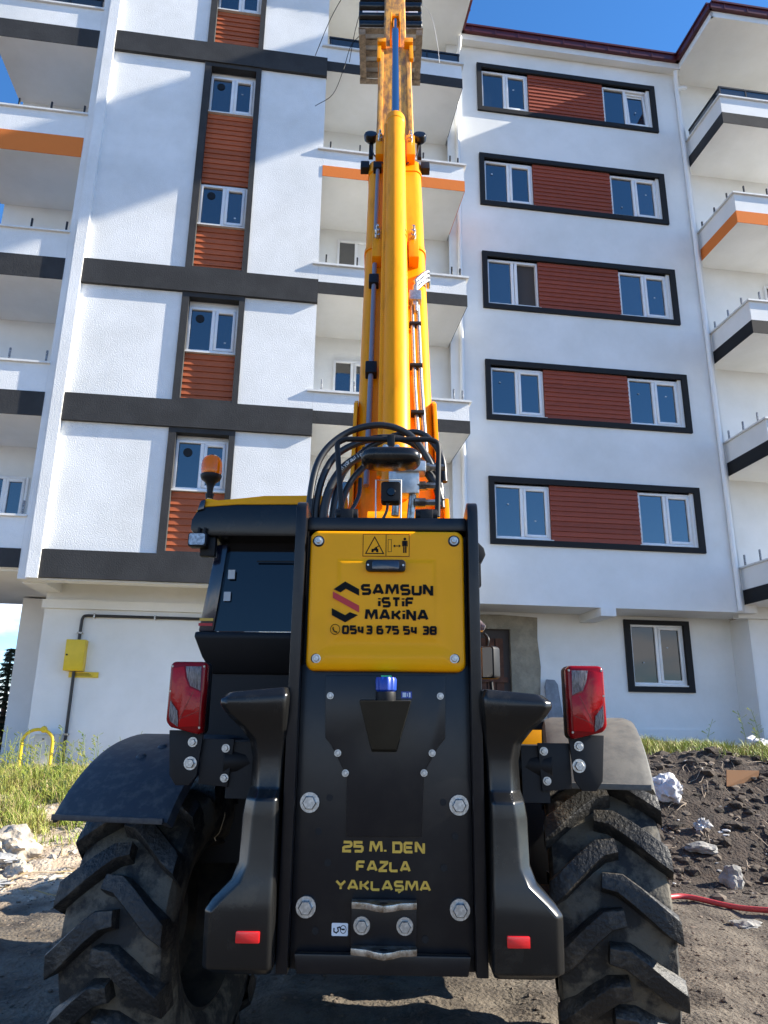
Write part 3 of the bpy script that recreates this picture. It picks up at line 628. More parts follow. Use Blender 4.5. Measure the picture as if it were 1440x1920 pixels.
for s_, x0, x1, z0, z1, tw in (('SAMSUN', -.103, .168, 1.854, 1.896, .25), ('iSTiF', -.038, .098, 1.808, 1.847, .25), ('MAKiNA', -.087, .150, 1.760, 1.801, .25), ('0543 675 54 38', -.170, .180, 1.708, 1.741, .25)):
    text('lettering', 'ink', pan, s_, x0, x1, z0, z1, YT, tw, .10)
P_(MB().xz([(-.2056, 1.8751), (-.163, 1.905), (-.1097, 1.8759), (-.1092, 1.8516), (-.1598, 1.8772), (-.1794, 1.8636)], YT-.0006, YT+.0006).xz([(-.2101, 1.804), (-.1597, 1.778), (-.1426, 1.7898), (-.1126, 1.7785), (-.159, 1.7517), (-.2092, 1.7776)], YT-.0006, YT+.0006), 'emblem', 'ink', parent=pan)
P_(MB().xz([(-.2079, 1.8667), (-.1084, 1.8141), (-.1079, 1.7884), (-.2071, 1.8424)], YT-.0006, YT+.0006), 'emblem', 'inkred', parent=pan)
b = MB(); stroke(b, [(-.1955+.0175*math.cos(R(a)), 1.7255+.0185*math.sin(R(a))) for a in range(0, 361, 15)], .0022, YT-.0006, YT+.0006)
stroke(b, [(-.2025, 1.7335), (-.2035, 1.728), (-.199, 1.719), (-.191, 1.715), (-.1875, 1.717)], .0042, YT-.0006, YT+.0006)
P_(b, 'phone_symbol', 'ink', parent=pan)
YD = -.0312; dec = P_(MB().box(-.0995, .0785, YD-.0004, YD+.001, 2.0035, 2.0915), 'warning_decal', 'paint', parent=None)
b = MB(); y0, y1 = YD-.0011, YD-.0005
for bx in ((-.0995, .0785, 2.0895, 2.0915), (-.0995, .0785, 2.0035, 2.0055), (-.0995, -.0975, 2.0055, 2.0895), (.0765, .0785, 2.0055, 2.0895), (-.0120, -.0095, 2.0055, 2.0895)): b.box(bx[0], bx[1], y0, y1, bx[2], bx[3])
stroke(b, [(-.0545, 2.0795), (-.0880, 2.0150), (-.0200, 2.0150), (-.0545, 2.0795)], .0038, y0, y1)
b.box(-.066, -.040, y0, y1, 2.026, 2.033).box(-.052, -.044, y0, y1, 2.033, 2.040); stroke(b, [(-.056, 2.034), (-.037, 2.045)], .003, y0, y1)
for cx_ in (-.062, -.044): b.lathe([(0, y0), (.0048, y0), (.0048, y1)], 12, 'y', (cx_, 0, 2.024))
stroke(b, [(-.003, 2.022), (-.003, 2.070), (.010, 2.070), (.010, 2.022), (-.003, 2.022)], .0016, y0, y1)
stroke(b, [(.022, 2.045), (.040, 2.045)], .003, y0, y1); b.xz([(.016, 2.045), (.024, 2.039), (.024, 2.051)], y0, y1).xz([(.046, 2.045), (.038, 2.051), (.038, 2.039)], y0, y1)
b.lathe([(0, y0), (.0055, y0), (.0055, y1)], 14, 'y', (.061, 0, 2.0725)); b.box(.053, .069, y0, y1, 2.045, 2.066).box(.0545, .0600, y0, y1, 2.018, 2.045).box(.0620, .0675, y0, y1, 2.018, 2.045).box(.0500, .0525, y0, y1, 2.043, 2.065).box(.0695, .0720, y0, y1, 2.043, 2.065)
b.build('symbol', 'ink', dec)
lp = P_(MB().xz(rrect(-.086, .064, 1.942, 1.986, .014, 4), -.062, -.036), 'plate_lamp', 'matte', .004)
P_(MB().xz(rrect(-.062, .040, 1.946, 1.980, .008, 4), -.066, -.060), 'lens', 'pillar', .002, parent=lp)
for x in (-.077, .055): P_(MB().lathe([(0, -.065), (.004, -.065), (.004, -.062)], 8, 'y', (x, 0, 1.964)), 'screw', 'zinc', parent=lp)
# ---- moulded corner bumpers: rounded sections stacked in height
sec = [  # z, inner |x|, outer |x|, rear y, chamfer width, chamfer depth
 (.612, .362, .562, -.088, .02, .03), (.634, .353, .591, -.118, .026, .036), (.80, .356, .594, -.124, .028, .04), (.832, .357, .572, -.122, .034, .05), (.885, .358, .520, -.114, .040, .07), (.94, .360, .503, -.106, .046, .09),
 (1.085, .362, .503, -.102, .052, .10), (1.14, .363, .495, -.100, .052, .10), (1.172, .362, .488, -.058, .045, .09), (1.27, .357, .486, -.048, .040, .09), (1.33, .352, .498, -.054, .040, .08), (1.375, .349, .530, -.074, .034, .06),
 (1.42, .346, .572, -.098, .026, .04), (1.455, .344, .592, -.110, .026, .03), (1.487, .343, .592, -.108, .030, .03), (1.515, .350, .566, -.086, .03, .03)]
for s in (-1, 1):
    L_ = []
    for z, xi, xo, yr, cw, cd in sec:
        if s > 0: xi, xo = xi-.008, xo-.012
        else: xi, xo = xi+.006, xo
        pts = [(xi+.012, yr), (xo-cw, yr), (xo-cw*.15, yr+cd*.55), (xo, yr+cd), (xo, .30), (xi, .30), (xi, yr+.014)]
        L_.append([(s*qx, qy, z-(.14*max(0, qx-.42)*sstep(1.44, 1.515, z))) for qx, qy in pts])
    bp = MB().loft(L_).build('corner_bumper', 'plast', tele, bevel=.010, seg=3, ang=50)
    xr = (-.478, -.401) if s < 0 else (.391, .464)
    P_(MB().xz(rrect(xr[0], xr[1], .712, .746, .003, 2), -.131, -.118), 'reflector', 'reflex', .002, parent=bp)
# ---- tail lamps on brackets
for s in (-1, 1):
    x0, x1 = (-.825, -.684) if s < 0 else (.667, .809)
    y = .10
    br = P_(MB().xz([(x0+.02, 1.20), (x0+.045, 1.165), (x1-.045, 1.165), (x1-.02, 1.20), (x1-.005, 1.36), (x0+.005, 1.36)], y, y+.014), 'lamp_bracket', 'matte', .003)
    ib = .06 if s < 0 else 0
    if s < 0: P_(MB().xz([(-.70, 1.33), (-.70, 1.17), (-.59, 1.16), (-.575, 1.33)], y+.016, y+.03), 'arm', 'matte', .003, parent=br); bl_ = ((-.605, 1.297), (-.603, 1.192)); lb = ((-.727, 1.318, .0125), (-.729, 1.243, .017))
    else: P_(MB().xz([(.68, 1.33), (.68, 1.17), (.57, 1.16), (.56, 1.33)], y+.016, y+.03), 'arm', 'matte', .003, parent=br); bl_ = ((.581, 1.301), (.588, 1.197)); lb = ((.708, 1.321, .0125), (.704, 1.252, .017))
    P_(MB().tube([(s*.62, y+.05, 1.25), (s*.45, .2, 1.25)], .05, 10).box(min(s*.50, s*.60), max(s*.50, s*.60), y+.03, .3, 1.12, 1.32), 'stay', 'matte', parent=br)
    for x, z in bl_: inst(MBt, 'bolt', br, (x, y+.016, z), sca=(.8,)*3)
    for x, z, q in lb: inst(BB, 'bolt', br, (x, y, z), sca=(q/.024,)*3)
    lamp = empty('tail_lamp', parent=tele)
    o = rrect(x0, x1, 1.345, 1.612, .02, 4)
    # outer lower corner cut away, as on the photographed lamp
    oc = []
    for (px, pz) in o:
        t_ = (px-x0)/(x1-x0); t_ = 1-t_ if s < 0 else t_
        oc.append((px, pz+.035*max(0, t_-.55)/.45*(1-(pz-1.345)/.267)))
    def ring(f_, yy): cxm, czm = (x0+x1)/2, 1.478; return [(cxm+(px-cxm)*f_, yy, czm+(pz-czm)*(1-(1-f_)*.55)) for px, pz in oc]
    MB().loft([ring(1, y+.05), ring(1, y-.005)]).build('housing', 'matte', lamp, bevel=.004)
    MB().loft([ring(.985, y-.006), ring(.98, y-.03), ring(.94, y-.044), ring(.85, y-.048)]).build('lens_rim', 'lensdark', lamp, ang=50)
    q = 1 if s > 0 else -1
    def lx(t_): return (x0+(x1-x0)*t_) if s > 0 else (x1-(x1-x0)*t_)
    f0 = y-.0505
    MB().xz([(lx(.10), 1.375), (lx(.62), 1.372), (lx(.62), 1.392), (lx(.66), 1.43), (lx(.90), 1.475), (lx(.90), 1.585), (lx(.60), 1.592), (lx(.54), 1.55), (lx(.42), 1.515), (lx(.10), 1.498)], f0, f0+.004).build('red_lens', 'lensred', lamp, bevel=.0015)
    for n_, pts in (('reverse_lens', [(lx(.12), 1.503), (lx(.40), 1.52), (lx(.51), 1.553), (lx(.56), 1.592), (lx(.14), 1.592)]), ('reverse_lens', [(lx(.645), 1.372), (lx(.86), 1.392), (lx(.90), 1.41), (lx(.90), 1.466), (lx(.69), 1.428), (lx(.65), 1.392)])):
        c_ = MB().xz(pts, f0, f0+.004).build(n_, 'lensclear', lamp, bevel=.001)
    rb = MB()
    for k in range(7): rb.box(min(lx(.16+.05*k), lx(.175+.05*k)), max(lx(.16+.05*k), lx(.175+.05*k)), f0-.002, f0, 1.52+.006*k, 1.588)
    rb.build('lens_ribs', 'lensclear', lamp)
    for a_, c_ in (((.12, 1.43), (.62, 1.40)), ((.30, 1.50), (.62, 1.40))):
        b = MB(); stroke(b, [(lx(a_[0]), a_[1]), (lx(c_[0]), c_[1])], .0022, f0-.0012, f0+.0004); b.build('lens_seam', 'lensdark', lamp)
    rb = MB()
    for k in range(5): rb.box(min(lx(.68+.045*k), lx(.692+.045*k)), max(lx(.68+.045*k), lx(.692+.045*k)), f0-.002, f0, 1.392+.004*k, 1.43+.008*k)
    rb.build('lens_ribs', 'lensclear', lamp)
    sm = MB().lathe([(0, f0-.003), (.004, f0-.003), (.005, f0+.001)], 8, 'y').mesh('screw', M['galv'])
    for u_, z_ in ((.07, 1.592), (.92, 1.592), (.08, 1.37), (.93, 1.5)): inst(sm, 'screw', lamp, (lx(u_), .004, z_))
# ---- wheels: tyre, rim and separate tread lugs
def wheel_meshes():
    W = .225
    ty = MB().lathe([(.335, -.175), (.36, -.200), (.43, -.222), (.50, -.225), (.532, -.213), (.550, -.17), (.554, 0), (.550, .17), (.532, .213), (.50, .225), (.43, .222), (.36, .200), (.335, .175)], 72, 'x').mesh('tyre', M['tyre'])
    rm = MB().lathe([(.34, -.178), (.325, -.185), (.315, -.16), (.30, -.10), (.295, .02), (.21, .03), (.19, .06), (.10, .065), (.10, .10), (0, .10)], 48, 'x')
    rm.lathe([(.34, .178), (.325, .185), (.315, .16), (.295, .03)], 48, 'x')
    rmm = rm.mesh('rim', M['rim'])
    def lug(sd):
        # centreline in (x across, a along the circumference in metres); the nose sits past the middle, the tail runs down the shoulder
        cl = [(-.035, .045), (.03, .035), (.09, -.010), (.15, -.062), (.205, -.110), (.236, -.135), (.238, -.142)]
        rt = [.612, .614, .612, .610, .606, .590, .545]; rbm = [.545, .545, .545, .543, .536, .518, .49]; hw = [.028, .034, .034, .034, .036, .038, .040]
        vv = []; ff_ = []
        for k, (x, a) in enumerate(cl):
            if k == 0: tx, ta = cl[1][0]-x, cl[1][1]-a
            elif k == len(cl)-1: tx, ta = x-cl[k-1][0], a-cl[k-1][1]
            else: tx, ta = cl[k+1][0]-cl[k-1][0], cl[k+1][1]-cl[k-1][1]
            l = math.hypot(tx, ta); nx_, na_ = -ta/l, tx/l
            for (sg, rad, kk) in ((-1, rbm[k], 1.35), (-1, rt[k]-.006, 1.06), (-1, rt[k], .92), (0, rt[k]+.002, 0), (1, rt[k], .92), (1, rt[k]-.006, 1.06), (1, rbm[k], 1.35)):
                wx, wa = x+nx_*hw[k]*kk*sg, a+na_*hw[k]*kk*sg
                if k >= 5: wx, wa = x, a+hw[k]*kk*sg
                an = wa/.6; vv.append((sd*wx, -rad*math.cos(an), rad*math.sin(an)))
        for k in range(len(cl)-1):
            for j in range(6): ff_.append((k*7+j, k*7+j+1, (k+1)*7+j+1, (k+1)*7+j))
        ff_.append(tuple(range(7))); ff_.append(tuple(range((len(cl)-1)*7, len(cl)*7))[::-1])
        return MB().add(vv, ff_).mesh('tread_lug', M['lug'], ang=35)
    return ty, rmm, lug(-1), lug(1)
TY, RM, LGL, LGR = wheel_meshes()
NL = 15
STEER = R(-10)
def wheel(x, y, z, rz, ph=0, tiltx=0):
    e = empty('wheel', (x, y, z), 0, tele); e.rotation_euler = (0, tiltx, rz)
    inst(TY, 'tyre', e); inst(RM, 'rim', e, rot=(0, 0, math.pi if x < 0 else 0))
    for k in range(NL):
        inst(LGR, 'tread_lug', e, rot=(ph+2*math.pi*k/NL, 0, 0)); inst(LGL, 'tread_lug', e, rot=(ph+2*math.pi*(k+.5)/NL, 0, 0))
    return e
wl = wheel(-.97, .92, .53, STEER, .06, R(-2)); wr = wheel(.97, .92, .63, STEER, .17, R(-2))
wheel(-.97, 3.85, .60, R(6), .1); wheel(.97, 3.85, .60, R(6), .0)
P_(MB().tube([(-.8, .92, .55), (.8, .92, .61)], .09, 12).box(-.28, .28, .78, 1.08, .42, .74), 'rear_axle', 'matte')
P_(MB().tube([(-.8, 3.85, .60), (.8, 3.85, .60)], .09, 12), 'front_axle', 'matte')
P_(MB().box(-.355, .335, .3, 4.3, .58, 1.05).box(-.34, .33, .91, 2.6, 1.051, 1.62), 'chassis', 'matte')  # upper box added to block a stray sunbeam beside the left wheel
for x in (-.17, .15): P_(MB().box(x, x+.014, .35, .36, .50, .60), 'bracket_tab', 'matte')
P_(MB().tube([(-.06, .5, .60), (-.05, .45, .54), (-.058, .44, .47)], .014, 8), 'drain_hose', 'rubber')
# fenders, turning with the wheels
for x, z, wd0, wd1, mm, a_end in ((-.97, .53, -.27, .245, 'fenderb', 38), (.97, .63, -.235, .185, 'fender', 42)):
    f_ = MB(); prof = []
    for k in range(25):
        a = R(a_end+(150-a_end)*k/24); prof.append(a)
    loops = []
    RO = .80
    for a in prof:
        sec_ = [(wd0, RO-.045), (wd0+.012, RO-.012), (wd0+.045, RO), (wd1-.045, RO), (wd1-.012, RO-.012), (wd1, RO-.045), (wd1-.012, RO-.045), (wd1-.045, RO-.02), (wd0+.045, RO-.02), (wd0+.012, RO-.045)]
        loops.append([(sx_, -r_*math.cos(a), r_*math.sin(a)) for sx_, r_ in sec_])
    f_.loft(loops)
    fe = f_.build('fender', mm, tele, ang=50); fe.location = (x, .92, z); fe.rotation_euler = (0, 0, STEER)
    # turned-out rear lip
    a = R(a_end); lipb = MB().box(wd0+.02, wd1-.02, -RO*math.cos(a)-.012, -RO*math.cos(a)+.004, RO*math.sin(a)-.012, RO*math.sin(a)+.010)
    lipb.build('lip', mm, fe, bevel=.003)
    for u_ in (-.02, .03):
        aa = R(66+ (4 if u_ > 0 else -3)); MB().lathe([(0, .012), (.014, .010), (.020, .002), (.024, 0)], 12, 'z').build('rivet', 'fenderb', fe, mtx=Matrix.Translation((u_-.02, -RO*math.cos(aa), RO*math.sin(aa))) @ Matrix.Rotation(R(90)-aa, 4, 'X'))
    sx_ = 1 if x < 0 else -1
    MB().box(sx_*.18 if sx_ > 0 else -.42, .42 if sx_ > 0 else -.18, -.06, .06, RO-.06, RO-.021).build('stay', 'matte', fe)
# ---- cab
cab = empty('cab', parent=tele)
cy0, cy1 = .95, 2.6
body = [[(-.90, cy0+.05, 1.62), (-.36, cy0+.05, 1.62), (-.36, cy1, 1.62), (-.90, cy1, 1.62)], [(-.945, cy0, 1.70), (-.36, cy0, 1.70), (-.36, cy1, 1.70), (-.945, cy1, 1.70)], [(-.985, cy0-.03, 1.80), (-.36, cy0-.03, 1.80), (-.36, cy1, 1.80), (-.985, cy1, 1.80)], [(-.985, cy0-.02, 1.825), (-.36, cy0-.02, 1.825), (-.36, cy1, 1.825), (-.985, cy1, 1.825)]]
MB().loft(body).build('body', 'matte', cab, bevel=.012)
MB().box(-.97, -.36, cy0+.06, cy1, .75, 1.64).build('lower_body', 'matte', cab)
MB().loft([[(-.975, cy0+.004, 1.827), (-.896, cy0, 1.827), (-.896, cy0+.12, 1.827), (-.985, cy0+.12, 1.827)], [(-.915, cy0+.004, 2.28), (-.853, cy0, 2.28), (-.853, cy0+.12, 2.28), (-.925, cy0+.12, 2.28)]]).build('pillar', 'pillar', cab, bevel=.012)
for zz, m_ in ((1.880, 'gold'), (1.855, 'inkred')):
    t_ = (zz-1.827)/.453
    MB().box(-.977+.06*t_, -.905+.043*t_, cy0-.0035, cy0-.0015, zz, zz+.014).build('stripe', m_, cab)
MB().add([(-.90, cy0+.02, 1.832), (-.37, cy0+.02, 1.832), (-.37, cy0+.05, 2.31), (-.856, cy0+.05, 2.31)], [(0, 1, 2, 3)]).build('rear_window', 'cabglass', cab)
for x, z in ((-.845, 2.10), (-.86, 1.985)): MB().box(x, x+.035, cy0+.015, cy0+.018, z, z+.048).build('sticker', 'util', cab)
for x, z, w_ in ((-.70, 2.19, .30),): MB().box(x, x+w_, cy0+.018, cy0+.022, z, z+.008).build('wiper_arm', 'matte', cab)
MB().box(-.66, -.36, cy0+.025, cy0+.05, 1.875, 1.882).build('seal', 'matte', cab)
MB().add([(-.985, cy0+.15, 1.832), (-.985, cy1, 1.832), (-.93, cy1-.2, 2.31), (-.93, cy0+.15, 2.31)], [(0, 1, 2, 3)]).build('side_window', 'cabglass', cab)
rs = [(-1.00, 2.30), (-1.03, 2.335), (-1.028, 2.385), (-1.005, 2.43), (-.96, 2.455), (-.80, 2.468), (-.36, 2.472), (-.36, 2.30)]
MB().xz(rs, cy0-.10, cy1+.1).build('roof_underside', 'plast', cab, bevel=.012)
ru = [(-1.012, 2.425), (-.990, 2.482), (-.955, 2.505), (-.90, 2.494), (-.76, 2.508), (-.66, 2.520), (-.36, 2.524), (-.36, 2.474), (-.80, 2.470), (-.96, 2.457)]
MB().xz(ru, cy0-.09, cy1+.08).build('roof', 'paint', cab, bevel=.006)
MB().xz([(-1.0, 2.43), (-.985, 2.485), (-.96, 2.492), (-.965, 2.44)], cy0-.11, cy0-.085).build('roof_trim', 'pillar', cab, bevel=.004)
MB().box(-.98, -.90, cy0-.075, cy0-.03, 2.20, 2.31).build('lamp_recess', 'matte', cab, bevel=.01)
wkl = MB().xz(rrect(-1.026, -.930, 2.236, 2.308, .014, 4), cy0-.14, cy0-.08).build('work_lamp', 'matte', cab, bevel=.006)
MB().xz(rrect(-1.018, -.938, 2.243, 2.301, .01, 4), cy0-.146, cy0-.141).build('lens', 'lampglass', wkl)
MB().box(-.985, -.975, cy0-.12, cy0-.10, 2.30, 2.34).box(-.955, -.945, cy0-.12, cy0-.10, 2.30, 2.34).build('bracket', 'matte', wkl)
MB().box(-.945, -.905, cy0-.02, cy0-.012, 2.205, 2.238).build('sticker', 'util', cab)
bc = empty('beacon', (-1.012, 1.1, 0), 0, tele)
MB().lathe([(0, 2.47), (.014, 2.47), (.014, 2.60), (0, 2.60)], 12).build('stem', 'zinc', bc)
MB().lathe([(0, 2.575), (.020, 2.575), (.024, 2.60), (.016, 2.605), (.019, 2.64), (.030, 2.668), (.052, 2.685), (.058, 2.70), (.058, 2.712), (0, 2.712)], 24).build('base', 'matte', bc)
MB().lathe([(.054, 2.712), (.058, 2.73), (.058, 2.765), (.055, 2.79), (.045, 2.812), (.025, 2.826), (0, 2.829)], 28).build('dome', 'amber', bc)
MB().lathe([(0, 2.713), (.02, 2.713), (.022, 2.77), (.012, 2.79), (0, 2.792)], 14).build('reflector', 'chrome', bc)
# ---- right-hand hood, side mirror and fittings
P_(MB().box(.345, .40, .35, 1.5, 1.02, 1.42), 'hood_edge', 'plate', .02)
P_(MB().box(.37, 1.08, 1.62, 3.15, .98, 1.385), 'engine_hood', 'paint', .03)
P_(MB().box(.36, 1.06, 1.62, 3.13, .42, .975), 'engine_pod', 'matte', .02)
P_(MB().box(-.26, .26, 1.2, 3.3, .36, .578), 'belly_sun_blocker', 'matte', .02)  # block added below the chassis to keep sun off the ground there
P_(MB().xz([(.345, 2.17), (.375, 2.165), (.408, 2.13), (.415, 2.10), (.40, 2.07), (.372, 2.05), (.345, 2.04)], .35, .42), 'hinge_arm', 'matte', .006)
P_(MB().box(.345, .392, .34, .40, 1.96, 2.06).box(.35, .385, .35, .39, 1.93, 1.96), 'hinge_arm', 'matte', .006)
sm = empty('side_mirror', parent=tele)
MB().xz(rrect(.44, .535, 1.612, 1.772, .016, 4), .98, 1.05).build('housing', 'matte', sm, bevel=.01)
MB().xz(rrect(.447, .528, 1.619, 1.765, .012, 4), .974, .979).build('mirror_glass', 'mirror', sm)
sm.matrix_local = Matrix.Translation((.49, 1.0, 0)) @ Matrix.Rotation(R(-34), 4, 'Z') @ Matrix.Translation((-.49, -1.0, 0))
MB().tube(spline([(.49, 1.03, 1.6), (.495, 1.03, 1.45), (.42, 1.03, 1.38)], 5), .010, 8).tube(spline([(.47, 1.03, 1.77), (.48, 1.03, 1.81), (.455, 1.04, 1.84)], 5), .008, 8).build('arm', 'matte', sm)
P_(MB().loft([[(.40, 1.0, 1.85), (.47, .98, 1.845), (.48, 1.1, 1.85), (.40, 1.1, 1.86)], [(.40, .99, 1.875), (.485, .97, 1.872), (.49, 1.1, 1.88), (.40, 1.1, 1.89)], [(.40, 1.0, 1.915), (.455, 1.0, 1.91), (.46, 1.1, 1.91), (.40, 1.1, 1.92)]]), 'reservoir', 'lensclear', .012)
# ---- mirror hoop and wide-angle mirror above the rear plate
hp = empty('rear_mirror', parent=tele); hy = .14
path = [(-.196, hy, 2.20), (-.222, hy, 2.49)]+spline([(-.222, hy, 2.49), (-.222, hy, 2.53), (-.188, hy, 2.549)], 4)+spline([(.168, hy, 2.549), (.198, hy, 2.533), (.203, hy, 2.495)], 4)+[(.196, hy, 2.21)]
MB().tube(path, .0115, 10).build('hoop', 'matte', hp)
for x in (-.175, .150):
    MB().box(x-.055, x+.055, hy-.05, hy+.05, 2.168, 2.186).box(x-.026, x+.026, hy-.03, hy+.03, 2.186, 2.235).lathe([(0, x-.045), (.026, x-.045), (.026, x+.045), (0, x+.045)], 14, 'x', (0, hy, 2.215)).build('clamp', 'matte', hp, bevel=.004)
ml = []
for k, (t_, rr) in enumerate(((-.034, .55), (-.026, .88), (-.012, .99), (.004, 1.0), (.018, .97), (.030, .86), (.036, .6))):
    ml.append([(.003+.124*rr*math.copysign(abs(math.cos(a))**.55, math.cos(a)), hy-.02+.085*rr*math.copysign(abs(math.sin(a))**.55, math.sin(a)), 2.450+t_) for a in [2*math.pi*q/32 for q in range(32)]])
MB().loft(ml).build('mirror_shell', 'plast', hp, ang=60)
MB().box(-.014, .018, hy-.015, hy+.02, 2.49, 2.565).tube([(-.02, hy-.02, 2.497), (.026, hy-.02, 2.497)], .014, 10).box(-.03, .036, hy-.05, hy-.01, 2.482, 2.494).build('mirror_clamp', 'matte', hp, bevel=.003)
for x in (-.02, .028): inst(SB, 'bolt', hp, (x, hy-.052, 2.492))
# reversing camera on its bent strap
cm = empty('rear_camera', parent=tele); cyy = .20
MB().tube([(-.059, cyy, 2.168), (-.061, cyy, 2.387), (.046, cyy, 2.388), (.045, cyy, 2.168)], .0035, 6).build('strap', 'pipewhite', cm)
MB().xz(rrect(-.038, .044, 2.285, 2.372, .012, 3), cyy-.03, cyy+.04).build('case', 'matte', cm, bevel=.004)
MB().lathe([(0, cyy-.036), (.016, cyy-.036), (.020, cyy-.030)], 16, 'y', (.004, 0, 2.325)).build('lens', 'cabglass', cm)
MB().tube(spline([(-.01, cyy, 2.285), (-.015, cyy+.01, 2.25), (-.045, cyy+.02, 2.19)], 5), .006, 8).build('cable', 'rubber', cm)
# ---- boom, built along its own axis (x across, y along the boom, z = out of its rear face)
bd = Vector((0, .394, .919)).normalized(); bn = Vector((0, -bd.z, bd.y))
BM = Matrix((Vector((1, 0, 0)), bd, bn)).transposed().to_4x4(); BM.translation = Vector((.056, 3.38, 2.15))
BL = TINV @ BM
boom = empty('boom', parent=tele); boom.matrix_local = BL
def Q(b, name, m, bevel=0, **k): return b.build(name, m, boom, bevel=bevel, **k)
def boxsec(hw, z0, z1, l0, l1, r):
    return MB().loft([[(x, l, z) for x, z in rrect(-hw, hw, z0, z1, r, 5)] for l in (l0, l1)])
Q(boxsec(.21, -.50, 0, -.7, 3.93, .06), 'outer_section', 'boomp', ang=50)
Q(boxsec(.218, -.51, .006, 2.66, 2.70, .06), 'weld_band', 'boomp', ang=50)
Q(boxsec(.216, -.51, .006, 3.80, 3.96, .06), 'end_collar', 'boomp', ang=50)
for s in (-1, 1):
    Q(MB().yz([(-.7, -.45), (-.7, .05), (.10, .06), (.34, .03), (1.05, .015), (1.15, -.06), (1.15, -.45)], s*.222-.010, s*.222+.010), 'side_plate', 'boomp', .004)
    Q(MB().yz([(-.7, -.4), (-.7, .10), (.28, .10), (.30, .03), (.30, -.4)], s*.246-.012, s*.246+.012), 'pivot_plate', 'boomp', .004)
Q(boxsec(.165, -.45, -.05, 3.5, 6.62, .03), 'middle_section', 'worn', ang=50)
for s in (-1, 1): Q(MB().box(s*.135-.02, s*.135+.02, 3.95, 6.5, -.05, -.035), 'wear_strip', 'worn', .006)
Q(MB().box(-.178, .178, 6.46, 6.64, -.46, -.052), 'end_collar', 'boomp', .006)
for s in (-1, 1): Q(MB().box(s*.14-.045, s*.14+.045, 6.56, 6.68, -.05, .02).box(s*.165-.02, s*.165+.02, 6.2, 6.68, -.048, -.01), 'ear', 'boomp', .004)
Q(boxsec(.122, -.40, -.10, 6.2, 11.6, .02), 'inner_section', 'worn', ang=50)
# extension cylinder and rod
cyx = .0
Q(MB().lathe([(0, .30), (.066, .30), (.078, .34), (.078, 4.40), (.084, 4.41), (.084, 4.50), (.05, 4.54), (0, 4.54)], 32, 'y', (cyx, 0, .095)), 'cylinder', 'boomp', ang=30)
Q(MB().box(cyx-.094, cyx-.070, .4, 4.38, .10, .125), 'cylinder_rail', 'boomp', .006)
Q(MB().lathe([(.034, 4.5), (.034, 6.95)], 24, 'y', (cyx, 0, .095)), 'cylinder_rod', 'chrome')
Q(MB().box(cyx-.055, cyx-.036, 6.74, 7.02, -.09, .15).box(cyx+.036, cyx+.055, 6.74, 7.02, -.09, .15).box(cyx-.04, cyx+.04, 6.93, 7.0, .05, .14), 'rod_bracket', 'boomp', .006)
for l in (2.74, 4.22):
    for s in (-1, 1):
        Q(MB().box(s*.125-.035, s*.125+.035, l-.32, l+.02, 0, .09), 'clamp_block', 'boomp', .008)
        for k in (0, 1): Q(MB().lathe([(0, -.012), (.018, -.012), (.018, .02), (.011, .022), (.011, .05), (0, .05)], 6, 'z', (s*.125, l-.03-.06*k, .10)), 'clamp_bolt', 'zinc')
# hydraulic lines
Q(MB().tube([(-.148, .42, .028), (-.142, 1.3, .028), (-.138, 3.82, .028)], .0155, 10), 'steel_line', 'grey')
for l in (.62, 1.32, 2.22, 3.80): Q(MB().box(-.175, -.108, l-.05, l+.05, .0, .055), 'line_clamp', 'matte', .006)
for dx, top in ((.105, 2.02), (.142, 1.95)):
    Q(MB().tube([(dx+.02, .62, .02), (dx+.005, 1.2, .025), (dx, top, .03)], .0135, 10), 'steel_line', 'zinc')
for l in (.95, 1.35, 1.75, 2.0): Q(MB().box(.085, .160, l-.012, l+.012, .01, .05), 'line_clamp', 'matte', .003)
for k in range(3):
    l0 = 2.0+.05*k
    Q(MB().tube(spline([(.105+.012*k, 1.98-.06*k, .05), (.11+.012*k, l0+.04, .055), (.135, l0+.10, .05), (.215, l0+.25, .02), (.225, l0+.27, -.05)], 6), .013, 10), 'steel_line', 'zinc')
Q(MB().box(.088, .165, 1.96, 2.06, .02, .075), 'line_clamp', 'zinc', .004)
# work lamps at the end of the outer section
for s in (-1, 1):
    Q(MB().lathe([(0, -.03), (.035, -.03), (.055, -.01), (.058, .03), (.05, .045), (0, .05)], 20, 'z', (s*.205, 4.32, .02)), 'boom_lamp', 'plast')
    Q(MB().box(s*.20-.018, s*.20+.018, 4.05, 4.28, -.03, .0), 'lamp_stalk', 'matte', .004)
    Q(MB().box(s*.245-.035, s*.245+.035, 3.86, 3.97, -.06, .0), 'wear_pad', 'matte', .004)
    Q(MB().tube(spline([(s*.20, 4.25, .0), (s*.17, 4.0, .03), (s*.09, 3.88, .02)], 6), .006, 6), 'lamp_cable', 'rubber')
# boom head, carriage and forks reaching under the load
HZ = 12.55
hd = empty('fork_carriage', parent=tele); hd.matrix_local = TINV
MB().loft([[(.056+a*.12, 7.55+b, 12.35+c) for a, b, c in ((-1, -.15, 0), (1, -.15, 0), (1, .25, .3), (-1, .25, .3))], [(.056+a*.12, 8.55, c) for a, c in ((-1, 12.15), (1, 12.15), (1, 12.75), (-1, 12.75))]]).build('boom_head', 'worn', hd, bevel=.01)
for z in (12.05, 12.75): MB().box(-.055, .165, 8.6, 8.68, z, z+.14).build('carriage_bar', 'matte', hd, bevel=.008)
for x in (-.02, .13): MB().box(x-.03, x+.03, 8.52, 8.6, 11.95, 13.0).build('carriage_upright', 'matte', hd, bevel=.008)
for x in (-.02, .13): MB().box(x-.04, x+.04, 8.69, 8.75, 11.98, 12.85).box(x-.04, x+.04, 8.75, 9.93, 11.985, 12.025).build('fork', 'matte', hd, bevel=.006)
